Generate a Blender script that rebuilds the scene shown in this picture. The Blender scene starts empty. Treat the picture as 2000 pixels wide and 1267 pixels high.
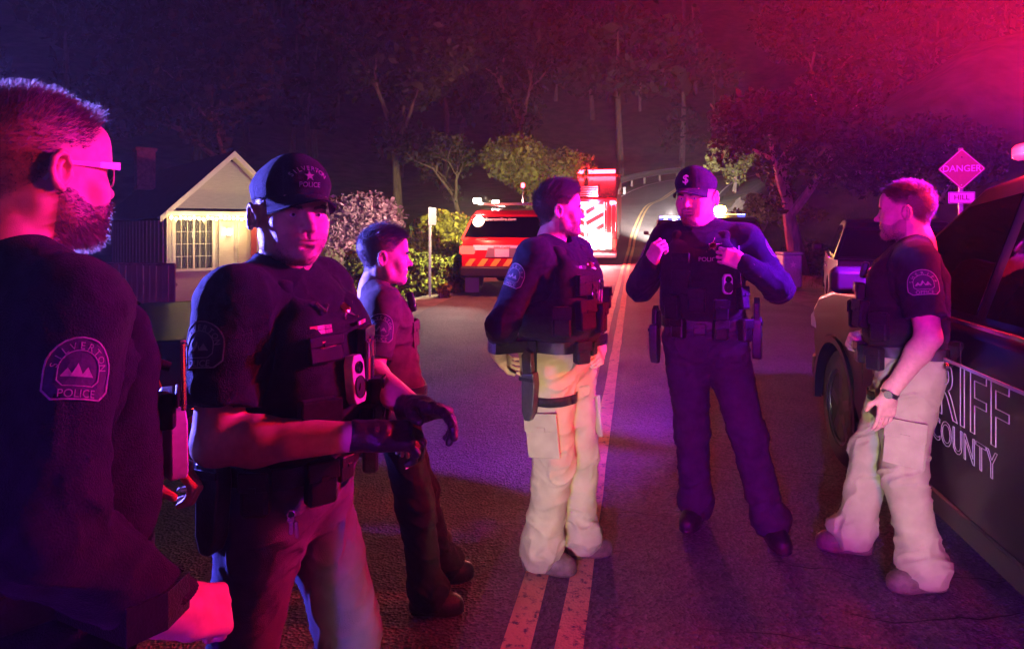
import bpy, bmesh, math, random
import numpy as np
from mathutils import Vector, Matrix
from mathutils.bvhtree import BVHTree

# ------------------------------------------------------------------ camera, world, exposure
scene = bpy.context.scene
col = scene.collection
cam_data = bpy.data.cameras.new("camera")
cam = bpy.data.objects.new("camera", cam_data)
col.objects.link(cam)
cam.location = (0.0, 0.0, 1.55)
cam.rotation_euler = (math.radians(90), 0, 0)
cam_data.sensor_width = 36.0
cam_data.lens = 23.4
cam_data.shift_y = -0.0967
cam_data.clip_start = 0.05
cam_data.clip_end = 3000
scene.camera = cam

world = bpy.data.worlds.new("World")
scene.world = world
world.use_nodes = True
wn = world.node_tree
sky = wn.nodes.new("ShaderNodeTexSky")
sky.sky_type = 'NISHITA'
sky.sun_disc = False
sky.sun_elevation = math.radians(-6)
sky.sun_rotation = math.radians(250)
wn.nodes["Background"].inputs[1].default_value = 0.02
wn.links.new(sky.outputs[0], wn.nodes["Background"].inputs[0])

moon_data = bpy.data.lights.new("moon", 'SUN')
moon_data.energy = 0.004
moon_data.angle = math.radians(2)
moon_data.color = (.7, .8, 1)
moon = bpy.data.objects.new("moon", moon_data)
moon.rotation_euler = (math.radians(40), 0, math.radians(30))
col.objects.link(moon)

scene.view_settings.view_transform = 'Standard'
scene.view_settings.look = 'None'
scene.view_settings.exposure = 0.25
scene.view_settings.gamma = 1.0
scene.view_settings.use_curve_mapping = False
scene.cycles.use_denoising = True
scene.cycles.max_bounces = 4
scene.cycles.diffuse_bounces = 1
scene.cycles.glossy_bounces = 2
scene.cycles.transmission_bounces = 4
scene.cycles.volume_bounces = 0
scene.cycles.use_adaptive_sampling = True
scene.cycles.adaptive_threshold = .09
scene.cycles.light_sampling_threshold = .03
scene.cycles.caustics_reflective = False
scene.cycles.caustics_refractive = False
scene.cycles.sample_clamp_indirect = 4.0

random.seed(7)
RNG = np.random.default_rng(11)
# ------------------------------------------------------------------ helpers
def R(a): return math.radians(a)

def mat(name, c, rough=.6, metal=0.0, var=.2, scale=25, bump=0.0, bscale=None, emit=None, estr=0.0, coat=0.0,
        attr=False, sheen=0.0, trans=0.0, alpha=1.0, sss=0.0, spec=.5, streak=None, ior=1.45):
    m = bpy.data.materials.new(name)
    m.use_nodes = True
    nt = m.node_tree
    b = nt.nodes["Principled BSDF"]
    b.inputs["Roughness"].default_value = rough
    b.inputs["Metallic"].default_value = metal
    b.inputs["Coat Weight"].default_value = coat
    b.inputs["Transmission Weight"].default_value = trans
    b.inputs["Alpha"].default_value = alpha
    b.inputs["Sheen Weight"].default_value = sheen; b.inputs["Sheen Roughness"].default_value = .35
    b.inputs["IOR"].default_value = ior
    b.inputs["Specular IOR Level"].default_value = spec
    if sss:
        b.inputs["Subsurface Weight"].default_value = sss
        b.inputs["Subsurface Radius"].default_value = (.012, .005, .003)
        b.inputs["Subsurface Scale"].default_value = 1.0
    tc = nt.nodes.new("ShaderNodeTexCoord")
    mp = nt.nodes.new("ShaderNodeMapping")
    nt.links.new(tc.outputs["Object"], mp.inputs[0])
    if streak: mp.inputs["Scale"].default_value = streak
    nz = nt.nodes.new("ShaderNodeTexNoise")
    nz.inputs["Scale"].default_value = scale
    nz.inputs["Detail"].default_value = 6
    nt.links.new(mp.outputs[0], nz.inputs["Vector"])
    mr = nt.nodes.new("ShaderNodeMapRange")
    mr.inputs["From Min"].default_value = .3; mr.inputs["From Max"].default_value = .7
    mr.inputs["To Min"].default_value = 1 - var; mr.inputs["To Max"].default_value = 1 + var
    nt.links.new(nz.outputs[0], mr.inputs[0])
    mx = nt.nodes.new("ShaderNodeMix"); mx.data_type = 'RGBA'; mx.blend_type = 'MULTIPLY'
    mx.inputs[0].default_value = 1
    if attr:
        at = nt.nodes.new("ShaderNodeAttribute"); at.attribute_name = "Col"
        nt.links.new(at.outputs["Color"], mx.inputs[6])
    else:
        mx.inputs[6].default_value = (*c, 1)
    nt.links.new(mr.outputs[0], mx.inputs[7])
    nt.links.new(mx.outputs[2], b.inputs["Base Color"])
    if bump:
        n2 = nt.nodes.new("ShaderNodeTexNoise")
        n2.inputs["Scale"].default_value = bscale or scale * 3
        n2.inputs["Detail"].default_value = 5
        nt.links.new(mp.outputs[0], n2.inputs["Vector"])
        bp = nt.nodes.new("ShaderNodeBump")
        bp.inputs["Strength"].default_value = bump
        bp.inputs["Distance"].default_value = .01
        nt.links.new(n2.outputs[0], bp.inputs["Height"])
        nt.links.new(bp.outputs[0], b.inputs["Normal"])
    if emit:
        b.inputs["Emission Color"].default_value = (*emit, 1)
        b.inputs["Emission Strength"].default_value = estr
    return m

def tag(o, label=None, cat=None, group=None, kind=None):
    if label: o["label"] = label
    if cat: o["category"] = cat
    if group: o["group"] = group
    if kind: o["kind"] = kind
    return o

def empty(name, loc=(0, 0, 0), rz=0.0):
    o = bpy.data.objects.new(name, None)
    o.empty_display_size = .1
    o.location = loc
    o.rotation_euler = (0, 0, rz)
    col.objects.link(o)
    return o

def link(name, me, parent=None, loc=(0, 0, 0), rot=(0, 0, 0)):
    o = bpy.data.objects.new(name, me)
    o.location = loc; o.rotation_euler = rot
    if parent: o.parent = parent
    col.objects.link(o)
    return o

def quads_mesh(name, V, Q, m, smooth=True, colors=None):
    V = np.asarray(V, np.float32); Q = np.asarray(Q, np.int32)
    me = bpy.data.meshes.new(name)
    me.vertices.add(len(V)); me.vertices.foreach_set("co", V.ravel())
    k = Q.shape[1]
    me.loops.add(Q.size); me.loops.foreach_set("vertex_index", Q.ravel())
    me.polygons.add(len(Q))
    me.polygons.foreach_set("loop_start", np.arange(0, Q.size, k, dtype=np.int32))
    me.polygons.foreach_set("loop_total", np.full(len(Q), k, np.int32))
    if smooth: me.polygons.foreach_set("use_smooth", np.ones(len(Q), bool))
    me.update(calc_edges=True)
    if colors is not None:
        a = me.attributes.new("Col", 'FLOAT_COLOR', 'POINT')
        c = np.ones((len(V), 4), np.float32); c[:, :3] = colors
        a.data.foreach_set("color", c.ravel())
    me.materials.append(m)
    return me

class MB:
    """collects boxes, tubes, lathes and prisms into one mesh"""
    def __init__(s): s.v = []; s.f = []
    def add(s, V, F, M=None):
        n = len(s.v)
        for p in V:
            p = Vector(p)
            s.v.append(tuple(M @ p) if M is not None else tuple(p))
        s.f += [tuple(i + n for i in f) for f in F]
        return s
    def box(s, c, d, M=None, taper=1.0, b=0.0):
        x, y, z = d[0]/2, d[1]/2, d[2]/2
        if b:
            # chamfered box: 24 verts
            V = []; 
            for sx in (-1, 1):
                for sy in (-1, 1):
                    for sz in (-1, 1):
                        V += [(c[0]+sx*x, c[1]+sy*(y-b), c[2]+sz*(z-b)), (c[0]+sx*(x-b), c[1]+sy*y, c[2]+sz*(z-b)), (c[0]+sx*(x-b), c[1]+sy*(y-b), c[2]+sz*z)]
            I = lambda sx, sy, sz, k: ((sx*2+sy)*2+sz)*3+k
            F = []
            for q in (0, 1):
                F.append([I(q,0,0,0), I(q,1,0,0), I(q,1,1,0), I(q,0,1,0)][::1 if q else -1])
                F.append([I(0,q,0,1), I(0,q,1,1), I(1,q,1,1), I(1,q,0,1)][::1 if q else -1])
                F.append([I(0,0,q,2), I(1,0,q,2), I(1,1,q,2), I(0,1,q,2)][::1 if q else -1])
            for a in (0, 1):
                for e in (0, 1):
                    F.append([I(a,e,0,0), I(a,e,1,0), I(a,e,1,1), I(a,e,0,1)][::1 if a == e else -1][::-1])
                    F.append([I(a,0,e,0), I(a,0,e,2), I(a,1,e,2), I(a,1,e,0)][::1 if a == e else -1][::-1])
                    F.append([I(0,a,e,1), I(0,a,e,2), I(1,a,e,2), I(1,a,e,1)][::1 if a == e else -1])
            for sx in (0, 1):
                for sy in (0, 1):
                    for sz in (0, 1):
                        F.append([I(sx,sy,sz,0), I(sx,sy,sz,1), I(sx,sy,sz,2)][::1 if (sx+sy+sz) % 2 else -1])
            return s.add(V, F, M)
        t = taper
        V = [(c[0]-x, c[1]-y, c[2]-z), (c[0]+x, c[1]-y, c[2]-z), (c[0]+x, c[1]+y, c[2]-z), (c[0]-x, c[1]+y, c[2]-z),
             (c[0]-x*t, c[1]-y*t, c[2]+z), (c[0]+x*t, c[1]-y*t, c[2]+z), (c[0]+x*t, c[1]+y*t, c[2]+z), (c[0]-x*t, c[1]+y*t, c[2]+z)]
        return s.add(V, [(0,3,2,1), (4,5,6,7), (0,1,5,4), (1,2,6,5), (2,3,7,6), (3,0,4,7)], M)
    def tube(s, P, r, n=8, M=None, cap=True):
        P = [Vector(p) for p in P]
        rr = r if hasattr(r, '__len__') else [r]*len(P)
        V = []; F = []
        up = Vector((0, 0, 1))
        for i, p in enumerate(P):
            t = (P[min(i+1, len(P)-1)] - P[max(i-1, 0)]).normalized()
            a = t.cross(up)
            if a.length < .05: a = t.cross(Vector((1, 0, 0)))
            a.normalize(); b = t.cross(a)
            for k in range(n):
                an = 2*math.pi*k/n
                V.append(p + (a*math.cos(an) + b*math.sin(an))*rr[i])
        for i in range(len(P)-1):
            for k in range(n):
                k2 = (k+1) % n
                F.append((i*n+k, i*n+k2, (i+1)*n+k2, (i+1)*n+k))
        if cap:
            F.append(tuple(range(n))[::-1]); F.append(tuple((len(P)-1)*n + k for k in range(n)))
        return s.add(V, F, M)
    def lathe(s, prof, n=24, M=None):
        """prof: (radius, height) pairs round local z"""
        V = []; F = []
        for r, h in prof:
            for k in range(n):
                a = 2*math.pi*k/n
                V.append((r*math.cos(a), r*math.sin(a), h))
        for i in range(len(prof)-1):
            for k in range(n):
                k2 = (k+1) % n
                F.append((i*n+k, i*n+k2, (i+1)*n+k2, (i+1)*n+k))
        F.append(tuple(range(n))[::-1]); F.append(tuple((len(prof)-1)*n+k for k in range(n)))
        return s.add(V, F, M)
    def prism(s, poly, t, M=None, z0=0.0):
        """polygon in local xy extruded by t along z"""
        n = len(poly)
        V = [(x, y, z0) for x, y in poly] + [(x, y, z0+t) for x, y in poly]
        F = [tuple(range(n))[::-1], tuple(range(n, 2*n))] + [(i, (i+1) % n, n+(i+1) % n, n+i) for i in range(n)]
        return s.add(V, F, M)
    def build(s, name, m, parent=None, smooth=False, bevel=0.0, seg=2, loc=(0, 0, 0), rot=(0, 0, 0), ang=30, fix=True):
        me = bpy.data.meshes.new(name)
        me.from_pydata(s.v, [], s.f)
        if fix:
            bm = bmesh.new(); bm.from_mesh(me)
            bmesh.ops.recalc_face_normals(bm, faces=bm.faces)
            bm.to_mesh(me); bm.free()
        me.materials.append(m)
        if smooth or bevel:
            me.polygons.foreach_set("use_smooth", np.ones(len(me.polygons), bool))
        o = link(name, me, parent, loc, rot)
        if bevel:
            md = o.modifiers.new("bevel", 'BEVEL')
            md.width = bevel; md.segments = seg; md.limit_method = 'ANGLE'; md.angle_limit = R(ang); md.harden_normals = True
        elif smooth:
            try: me.set_sharp_from_angle(angle=R(40))
            except Exception: pass
        return o

def star(r, r2=None, n=5):
    r2 = r2 or r*.4
    return [((r if k % 2 == 0 else r2)*math.sin(math.pi*k/n), (r if k % 2 == 0 else r2)*math.cos(math.pi*k/n)) for k in range(2*n)]

FONT_CACHE = {}
def text_mesh(txt, size, extrude=.001, outline=0.0, align='CENTER', bold=0.0):
    """returns (verts, faces) of a line of lettering lying in local xy, facing +z"""
    key = (txt, size, extrude, outline, align, bold)
    if key in FONT_CACHE: return FONT_CACHE[key]
    cu = bpy.data.curves.new("lettering", 'FONT')
    cu.body = txt; cu.size = size; cu.align_x = align; cu.align_y = 'CENTER'
    cu.resolution_u = 3
    cu.offset = bold*size
    if outline:
        cu.fill_mode = 'NONE'; cu.bevel_depth = outline; cu.bevel_resolution = 0
    else:
        cu.extrude = extrude
    o = bpy.data.objects.new("lettering", cu)
    col.objects.link(o)
    dg = bpy.context.evaluated_depsgraph_get(); dg.update()
    me = bpy.data.meshes.new_from_object(o.evaluated_get(dg))
    V = [tuple(v.co) for v in me.vertices]; F = [tuple(p.vertices) for p in me.polygons]
    bpy.data.objects.remove(o); bpy.data.curves.remove(cu); bpy.data.meshes.remove(me)
    FONT_CACHE[key] = (V, F)
    return V, F

def lettering(name, txt, size, m, parent, M=None, extrude=.001, outline=0.0, warp=None, align='CENTER', sx=1.0, bold=0.0):
    V, F = text_mesh(txt, size, extrude, outline, align, bold)
    V = [(v[0]*sx, v[1], v[2]) for v in V]
    if warp: V = [warp(v) for v in V]
    mb = MB(); mb.add(V, F, M)
    return mb.build(name, m, parent, fix=False)

def arc_letters(txt, size, rad, a0, a1, extrude=.001):
    """letters set along an arc (angles in degrees from straight up); returns verts, faces"""
    VV = []; FF = []
    for i, ch in enumerate(txt):
        a = R(a0 + (a1-a0)*i/max(1, len(txt)-1))
        V, F = text_mesh(ch, size, extrude)
        n = len(VV)
        c, s_ = math.cos(a), math.sin(a)
        for x, y, z in V:
            VV.append((x*c + y*s_ + rad*math.sin(a), -x*s_ + y*c + rad*math.cos(a), z))
        FF += [tuple(k+n for k in f) for f in F]
    return VV, FF

# ------------------------------------------------------------------ distance fields -> one continuous surface
def vnoise(P, seed=0):
    P = np.asarray(P, np.float32)
    i = np.floor(P).astype(np.int64); f = P - i
    f = f*f*(3-2*f)
    def h(a, b, c):
        n = (a*374761393 + b*668265263 + c*2147483647 + seed*974634777) & 0xffffffff
        n = ((n ^ (n >> 13))*1274126177) & 0xffffffff
        return ((n ^ (n >> 16)) & 0xffff).astype(np.float32)/65535.0
    out = 0
    for a in (0, 1):
        for b in (0, 1):
            for c in (0, 1):
                w = (f[..., 0] if a else 1-f[..., 0])*(f[..., 1] if b else 1-f[..., 1])*(f[..., 2] if c else 1-f[..., 2])
                out = out + w*h(i[..., 0]+a, i[..., 1]+b, i[..., 2]+c)
    return out

class Field:
    def __init__(s, lo, hi, h):
        s.h = h; s.lo = np.array(lo, np.float32)
        n = np.ceil((np.array(hi)-np.array(lo))/h).astype(int)+1
        s.n = n
        s.F = np.full(n, 1.0, np.float32)
        s.ax = [(s.lo[k] + h*np.arange(n[k])).astype(np.float32) for k in range(3)]
    def sub(s, lo, hi):
        sl = []
        for k in range(3):
            a = int(max(0, math.floor((lo[k]-s.lo[k])/s.h))); b = int(min(s.n[k], math.ceil((hi[k]-s.lo[k])/s.h)+1))
            sl.append(slice(a, max(a, b)))
        return tuple(sl), s.ax[0][sl[0]][:, None, None], s.ax[1][sl[1]][None, :, None], s.ax[2][sl[2]][None, None, :]
    def put(s, fn, lo, hi, k=.0, op='u'):
        pad = k + 2.5*s.h
        sl, X, Y, Z = s.sub([a-pad for a in lo], [a+pad for a in hi])
        A = s.F[sl]
        if A.size == 0: return s
        d = fn(X, Y, Z)
        if op == 's':
            d = -d
            if k > 0:
                hh = np.maximum(k-np.abs(A-d), 0)/k; s.F[sl] = np.maximum(A, d)+hh*hh*k*.25
            else: s.F[sl] = np.maximum(A, d)
        else:
            if k > 0:
                hh = np.maximum(k-np.abs(A-d), 0)/k; s.F[sl] = np.minimum(A, d)-hh*hh*k*.25
            else: s.F[sl] = np.minimum(A, d)
        return s
    def cone(s, a, b, r1, r2=None, k=.02, op='u', sq=None):
        """tapered capsule; sq = (axis index, factor) flattens it along one axis"""
        r2 = r1 if r2 is None else r2
        a = np.array(a, float); b = np.array(b, float); ba = b-a; L = float(ba@ba)+1e-9
        g = [1, 1, 1]
        if sq: g[sq[0]] = sq[1]
        def fn(X, Y, Z):
            px, py, pz = X-a[0], Y-a[1], Z-a[2]
            t = np.clip((px*ba[0]+py*ba[1]+pz*ba[2])/L, 0, 1)
            d = np.sqrt(((px-t*ba[0])*g[0])**2+((py-t*ba[1])*g[1])**2+((pz-t*ba[2])*g[2])**2)
            return (d-(r1+(r2-r1)*t))
        rm = max(r1, r2)
        return s.put(fn, np.minimum(a, b)-rm, np.maximum(a, b)+rm, k, op)
    def chain(s, P, rr, k=.01, op='u'):
        for i in range(len(P)-1): s.cone(P[i], P[i+1], rr[i], rr[i+1], k, op)
        return s
    def ell(s, c, r, k=.02, op='u', rot=None):
        c = np.array(c, float); r = np.array(r, float)
        M = None if rot is None else np.array(rot)
        def fn(X, Y, Z):
            px, py, pz = X-c[0], Y-c[1], Z-c[2]
            if M is not None:
                px, py, pz = (M[0,0]*px+M[1,0]*py+M[2,0]*pz, M[0,1]*px+M[1,1]*py+M[2,1]*pz, M[0,2]*px+M[1,2]*py+M[2,2]*pz)
            k0 = np.sqrt((px/r[0])**2+(py/r[1])**2+(pz/r[2])**2)
            k1 = np.sqrt((px/r[0]**2)**2+(py/r[1]**2)**2+(pz/r[2]**2)**2)+1e-9
            return k0*(k0-1)/k1
        m = r if M is None else np.full(3, r.max())
        return s.put(fn, c-m, c+m, k, op)
    def rbox(s, c, hd, rad, k=.02, op='u', rot=None):
        c = np.array(c, float); hd = np.array(hd, float)
        M = None if rot is None else np.array(rot)
        def fn(X, Y, Z):
            px, py, pz = X-c[0], Y-c[1], Z-c[2]
            if M is not None:
                px, py, pz = (M[0,0]*px+M[1,0]*py+M[2,0]*pz, M[0,1]*px+M[1,1]*py+M[2,1]*pz, M[0,2]*px+M[1,2]*py+M[2,2]*pz)
            qx, qy, qz = np.abs(px)-hd[0]+rad, np.abs(py)-hd[1]+rad, np.abs(pz)-hd[2]+rad
            o = np.sqrt(np.maximum(qx, 0)**2+np.maximum(qy, 0)**2+np.maximum(qz, 0)**2)
            return o+np.minimum(np.maximum(qx, np.maximum(qy, qz)), 0)-rad
        m = hd if M is None else np.full(3, np.linalg.norm(hd))
        return s.put(fn, c-m, c+m, k, op)
    def cut(s, nrm, d):
        """keep the side where nrm.p < d"""
        X, Y, Z = s.ax[0][:, None, None], s.ax[1][None, :, None], s.ax[2][None, None, :]
        np.maximum(s.F, (nrm[0]*X+nrm[1]*Y+nrm[2]*Z-d).astype(np.float32), out=s.F)
        return s
    def cut_fn(s, fn):
        X, Y, Z = s.ax[0][:, None, None], s.ax[1][None, :, None], s.ax[2][None, None, :]
        np.maximum(s.F, fn(X, Y, Z).astype(np.float32), out=s.F)
        return s
    def ripple(s, fn, band=.03):
        """add fn(points) to the field close to its surface (folds of cloth and the like)"""
        I = np.nonzero(np.abs(s.F) < band)
        if len(I[0]) == 0: return s
        P = np.stack([s.ax[k][I[k]] for k in range(3)], 1)
        s.F[I] += fn(P)
        return s
    def mesh(s):
        F = s.F; S = F < 0
        c = S[:-1, :-1, :-1].astype(np.int8)
        tot = np.zeros(c.shape, np.int8)
        for a in (0, 1):
            for b in (0, 1):
                for d in (0, 1):
                    tot += S[a:a+c.shape[0], b:b+c.shape[1], d:d+c.shape[2]]
        act = (tot > 0) & (tot < 8)
        I = np.stack(np.nonzero(act), 1)
        idx = np.full(c.shape, -1, np.int32); idx[act] = np.arange(len(I), dtype=np.int32)
        acc = np.zeros((len(I), 3), np.float32); cnt = np.zeros(len(I), np.float32)
        E = [((0,0,0),(1,0,0)), ((0,1,0),(1,1,0)), ((0,0,1),(1,0,1)), ((0,1,1),(1,1,1)), ((0,0,0),(0,1,0)), ((1,0,0),(1,1,0)),
             ((0,0,1),(0,1,1)), ((1,0,1),(1,1,1)), ((0,0,0),(0,0,1)), ((1,0,0),(1,0,1)), ((0,1,0),(0,1,1)), ((1,1,0),(1,1,1))]
        for a, b in E:
            fa = F[I[:, 0]+a[0], I[:, 1]+a[1], I[:, 2]+a[2]]; fb = F[I[:, 0]+b[0], I[:, 1]+b[1], I[:, 2]+b[2]]
            m = (fa < 0) != (fb < 0)
            t = np.where(m, fa/np.where(m, fa-fb, 1), 0)
            for k in range(3):
                acc[:, k] += np.where(m, a[k]+(b[k]-a[k])*t, 0)
            cnt += m
        V = s.lo + s.h*(I + acc/np.maximum(cnt, 1)[:, None])
        Q = []
        for ax in range(3):
            o = [k for k in range(3) if k != ax]
            sa = [slice(1, -1)]*3; sa[ax] = slice(0, -1)
            sb = list(sa); sb[ax] = slice(1, None)
            A = S[tuple(sa)]; B = S[tuple(sb)]
            J = np.stack(np.nonzero(A != B), 1)
            if len(J) == 0: continue
            fl = A[J[:, 0], J[:, 1], J[:, 2]]
            base = J.copy()
            for k in o: base[:, k] += 1
            def cell(du, dv):
                p = base.copy(); p[:, o[0]] -= du; p[:, o[1]] -= dv
                return idx[p[:, 0], p[:, 1], p[:, 2]]
            q = np.stack([cell(1, 1), cell(0, 1), cell(0, 0), cell(1, 0)], 1)
            flip = ~fl if ax != 1 else fl
            q[flip] = q[flip][:, ::-1]
            Q.append(q)
        Q = np.concatenate(Q)
        Q = Q[(Q >= 0).all(1)]
        return V.astype(np.float32), Q

def vert_normals(V, Q):
    n = np.cross(V[Q[:, 2]]-V[Q[:, 0]], V[Q[:, 3 % Q.shape[1]]]-V[Q[:, 1]])
    N = np.zeros_like(V)
    for k in range(Q.shape[1]): np.add.at(N, Q[:, k], n)
    return N/(np.linalg.norm(N, axis=1, keepdims=True)+1e-12)

def strands(P, N, comb, L, w, jitter=.35, curl=.2, seed=1):
    """thin tapered blades (hairs) from points P: verts and quads"""
    rng = np.random.default_rng(seed)
    n = len(P)
    D = N + comb + rng.normal(0, jitter, (n, 3))
    D /= np.linalg.norm(D, axis=1, keepdims=True)+1e-9
    D2 = D + comb*.8 + rng.normal(0, curl, (n, 3))
    D2 /= np.linalg.norm(D2, axis=1, keepdims=True)+1e-9
    L = (L*rng.uniform(.6, 1.25, n))[:, None]
    S = np.cross(D, rng.normal(0, 1, (n, 3))); S /= np.linalg.norm(S, axis=1, keepdims=True)+1e-9
    A = P-N*.002; B = P+D*L*.5; C = B+D2*L*.5
    V = np.stack([A-S*w, A+S*w, B-S*w*.8, B+S*w*.8, C-S*w*.15, C+S*w*.15], 1).reshape(-1, 3)
    b = (np.arange(n)*6)[:, None]
    Q = np.concatenate([b+np.array([[0, 1, 3, 2]]), b+np.array([[2, 3, 5, 4]])])
    return V, Q

def xf(V, M):
    M = np.array(M)
    return (V @ M[:3, :3].T + M[:3, 3]).astype(np.float32)

# materials of clothes, gear and metal
M_SKIN = mat("skin", (.5, .3, .22), rough=.48, var=.1, scale=60, bump=.2, bscale=700, attr=True, spec=.4)
M_EYE = mat("eyeball", (.7, .68, .66), rough=.08, var=.0, attr=True)
M_HAIR = {}
def hair_mat(c):
    if c not in M_HAIR:
        m = mat("hair", c, rough=.42, var=.3, scale=120, spec=.6)
        nt = m.node_tree; t = nt.nodes.new("ShaderNodeBsdfTranslucent"); t.inputs[0].default_value = (*[min(1, .12+x*1.5) for x in c], 1)
        mx = nt.nodes.new("ShaderNodeMixShader"); mx.inputs[0].default_value = .5
        nt.links.new(nt.nodes["Principled BSDF"].outputs[0], mx.inputs[1]); nt.links.new(t.outputs[0], mx.inputs[2])
        nt.links.new(mx.outputs[0], nt.nodes["Material Output"].inputs["Surface"])
        M_HAIR[c] = m
    return M_HAIR[c]
M_NAVY = mat("navy_cloth", (.014, .015, .022), rough=.85, var=.25, scale=40, bump=.5, bscale=420, spec=.12, sheen=.05)
M_BLACK = mat("black_cloth", (.016, .016, .018), rough=.8, var=.25, scale=60, bump=.5, bscale=500, spec=.12, sheen=.05)
M_NYLON = mat("black_nylon", (.014, .014, .017), rough=.5, var=.3, scale=80, bump=.3, bscale=700, spec=.12, sheen=.05)
M_LEATHER = mat("black_leather", (.012, .012, .013), rough=.33, var=.3, scale=60, bump=.3, bscale=300)
M_KHAKI = mat("khaki_cloth", (.33, .31, .2), rough=.9, var=.12, scale=14, bump=.45, bscale=520, spec=.12)
M_GREYPANT = mat("grey_trouser_cloth", (.11, .1, .17), rough=.9, var=.15, scale=18, bump=.45, bscale=520, spec=.12)
M_DENIM = mat("dark_trouser_cloth", (.045, .035, .05), rough=.9, var=.2, scale=20, bump=.45, bscale=500, spec=.12)
M_TAN = mat("brown_shirt_cloth", (.085, .06, .05), rough=.85, var=.2, scale=30, bump=.4, bscale=480, spec=.12)
M_PLASTIC = mat("black_plastic", (.02, .02, .022), rough=.3, var=.2, scale=90)
M_GREYPL = mat("pale_grey_plastic", (.5, .5, .53), rough=.32, var=.1, scale=90)
M_CHROME = mat("polished_metal", (.75, .72, .68), rough=.22, metal=1, var=.1, scale=60)
M_GOLD = mat("gilt_metal", (.7, .5, .2), rough=.25, metal=1, var=.1, scale=60)
M_PATCHB = mat("patch_thread_dark", (.03, .03, .05), rough=.8, var=.2, scale=200)
M_PATCH = mat("patch_thread_pale", (.26, .24, .21), rough=.8, var=.2, scale=200)
M_WHITE = mat("white_print", (.75, .75, .75), rough=.6, var=.08, scale=90)
M_RUBBER = mat("boot_leather", (.02, .018, .017), rough=.45, var=.3, scale=50, bump=.3, bscale=200)
M_TANBOOT = mat("boot_scuffed_leather", (.11, .085, .065), rough=.55, var=.3, scale=40, bump=.4, bscale=160)
M_LENS = mat("spectacle_lens", (.9, .92, 1), rough=.02, trans=1.0, var=0, ior=1.3)
M_FRAME = mat("spectacle_frame", (.55, .42, .42), rough=.25, var=.1)
M_SCREEN = mat("dark_lens_glass", (.01, .01, .015), rough=.06, var=0)

def rotz(a): return Matrix.Rotation(a, 4, 'Z')
# ------------------------------------------------------------------ the setting: road, ground, hills
def lerp_tab(x, xs, ys): return np.interp(x, xs, ys)
CY = [-40, -15, 0, 15, 26, 30, 33, 38.5, 41.5, 46, 50, 54, 57, 60]
CX = [-7.75, -3.11, -.337, 2.44, 4.47, 5.35, 6.1, 7.8, 9.4, 11.7, 14.4, 18.3, 23, 30]
CZ = [0, 0, 0, 0, 0, .45, 1.25, 2.6, 3.2, 4.2, 5.0, 5.7, 6.2, 6.8]
# dense smooth centre line (Catmull-Rom through the points above)
def dense_line():
    P = np.stack([CX, CY, CZ], 1); out = []
    for i in range(len(P)-1):
        p0, p1, p2, p3 = P[max(i-1, 0)], P[i], P[i+1], P[min(i+2, len(P)-1)]
        n = 16
        for k in range(n):
            t = k/n
            out.append(.5*((2*p1)+(-p0+p2)*t+(2*p0-5*p1+4*p2-p3)*t*t+(-p0+3*p1-3*p2+p3)*t**3))
    out.append(P[-1])
    return np.array(out)
LINE = dense_line()
LINE[LINE[:, 1] < 25, 2] = 0; LINE[:, 2] = np.maximum(LINE[:, 2], 0)
TAN = np.gradient(LINE[:, :2], axis=0); TAN /= np.linalg.norm(TAN, axis=1, keepdims=True)
RIGHT = np.stack([TAN[:, 1], -TAN[:, 0]], 1)

def road_coords(X, Y):
    """signed distance to the centre line (right positive), height of the road there, distance along"""
    X = np.asarray(X, float); Y = np.asarray(Y, float)
    sh = X.shape; x = X.ravel(); y = Y.ravel()
    best = np.full(x.shape, 1e9); t = np.zeros_like(x); z = np.zeros_like(x); sy = np.zeros_like(x)
    for i in range(0, len(LINE), 2):
        dx, dy = x-LINE[i, 0], y-LINE[i, 1]
        d = dx*dx+dy*dy; m = d < best
        best[m] = d[m]; t[m] = (dx*RIGHT[i, 0]+dy*RIGHT[i, 1])[m]; z[m] = LINE[i, 2]; sy[m] = LINE[i, 1]
    dd = np.sqrt(best); t = np.where(np.abs(t) < dd*.8, np.sign(t)*dd, t)
    return t.reshape(sh), z.reshape(sh), sy.reshape(sh)

def sstep(a, b, x):
    t = np.clip((x-a)/(b-a), 0, 1); return t*t*(3-2*t)

def ground_z(X, Y):
    X = np.asarray(X, float); Y = np.asarray(Y, float)
    t, zr, sy = road_coords(X, Y)
    z = zr-.03-.16*(np.abs(t) < 3.3)*(Y > 22)
    left = sstep(3.8, 8, -t)
    z = z-left*.45*(1-sstep(18, 40, Y))                                  # yards lie a little lower
    z = z-sstep(5.5, 9, t)*.15*(1-sstep(18, 30, Y))
    bank = np.clip(t-4.6, 0, 12)*.62*sstep(27, 36, Y)*(1-sstep(95, 125, Y)*.4)
    z = z+bank
    r = np.hypot(X, Y)
    off = np.maximum(np.abs(t)-6, 0)
    hill = 66*sstep(52, 225, r)*sstep(0, 22, off)*sstep(-30, 40, Y)
    hill = hill+7*sstep(14, 60, off)*sstep(20, 60, r)
    z = z+hill
    P = np.stack([X.ravel()*.11, Y.ravel()*.11, np.zeros(X.size)], 1)
    z = z+(vnoise(P, 3).reshape(X.shape)-.5)*(.12*sstep(4, 8, np.abs(t))+1.6*sstep(10, 40, off))
    return z
def gz(x, y): return float(ground_z(np.array([x]), np.array([y]))[0])

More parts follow.
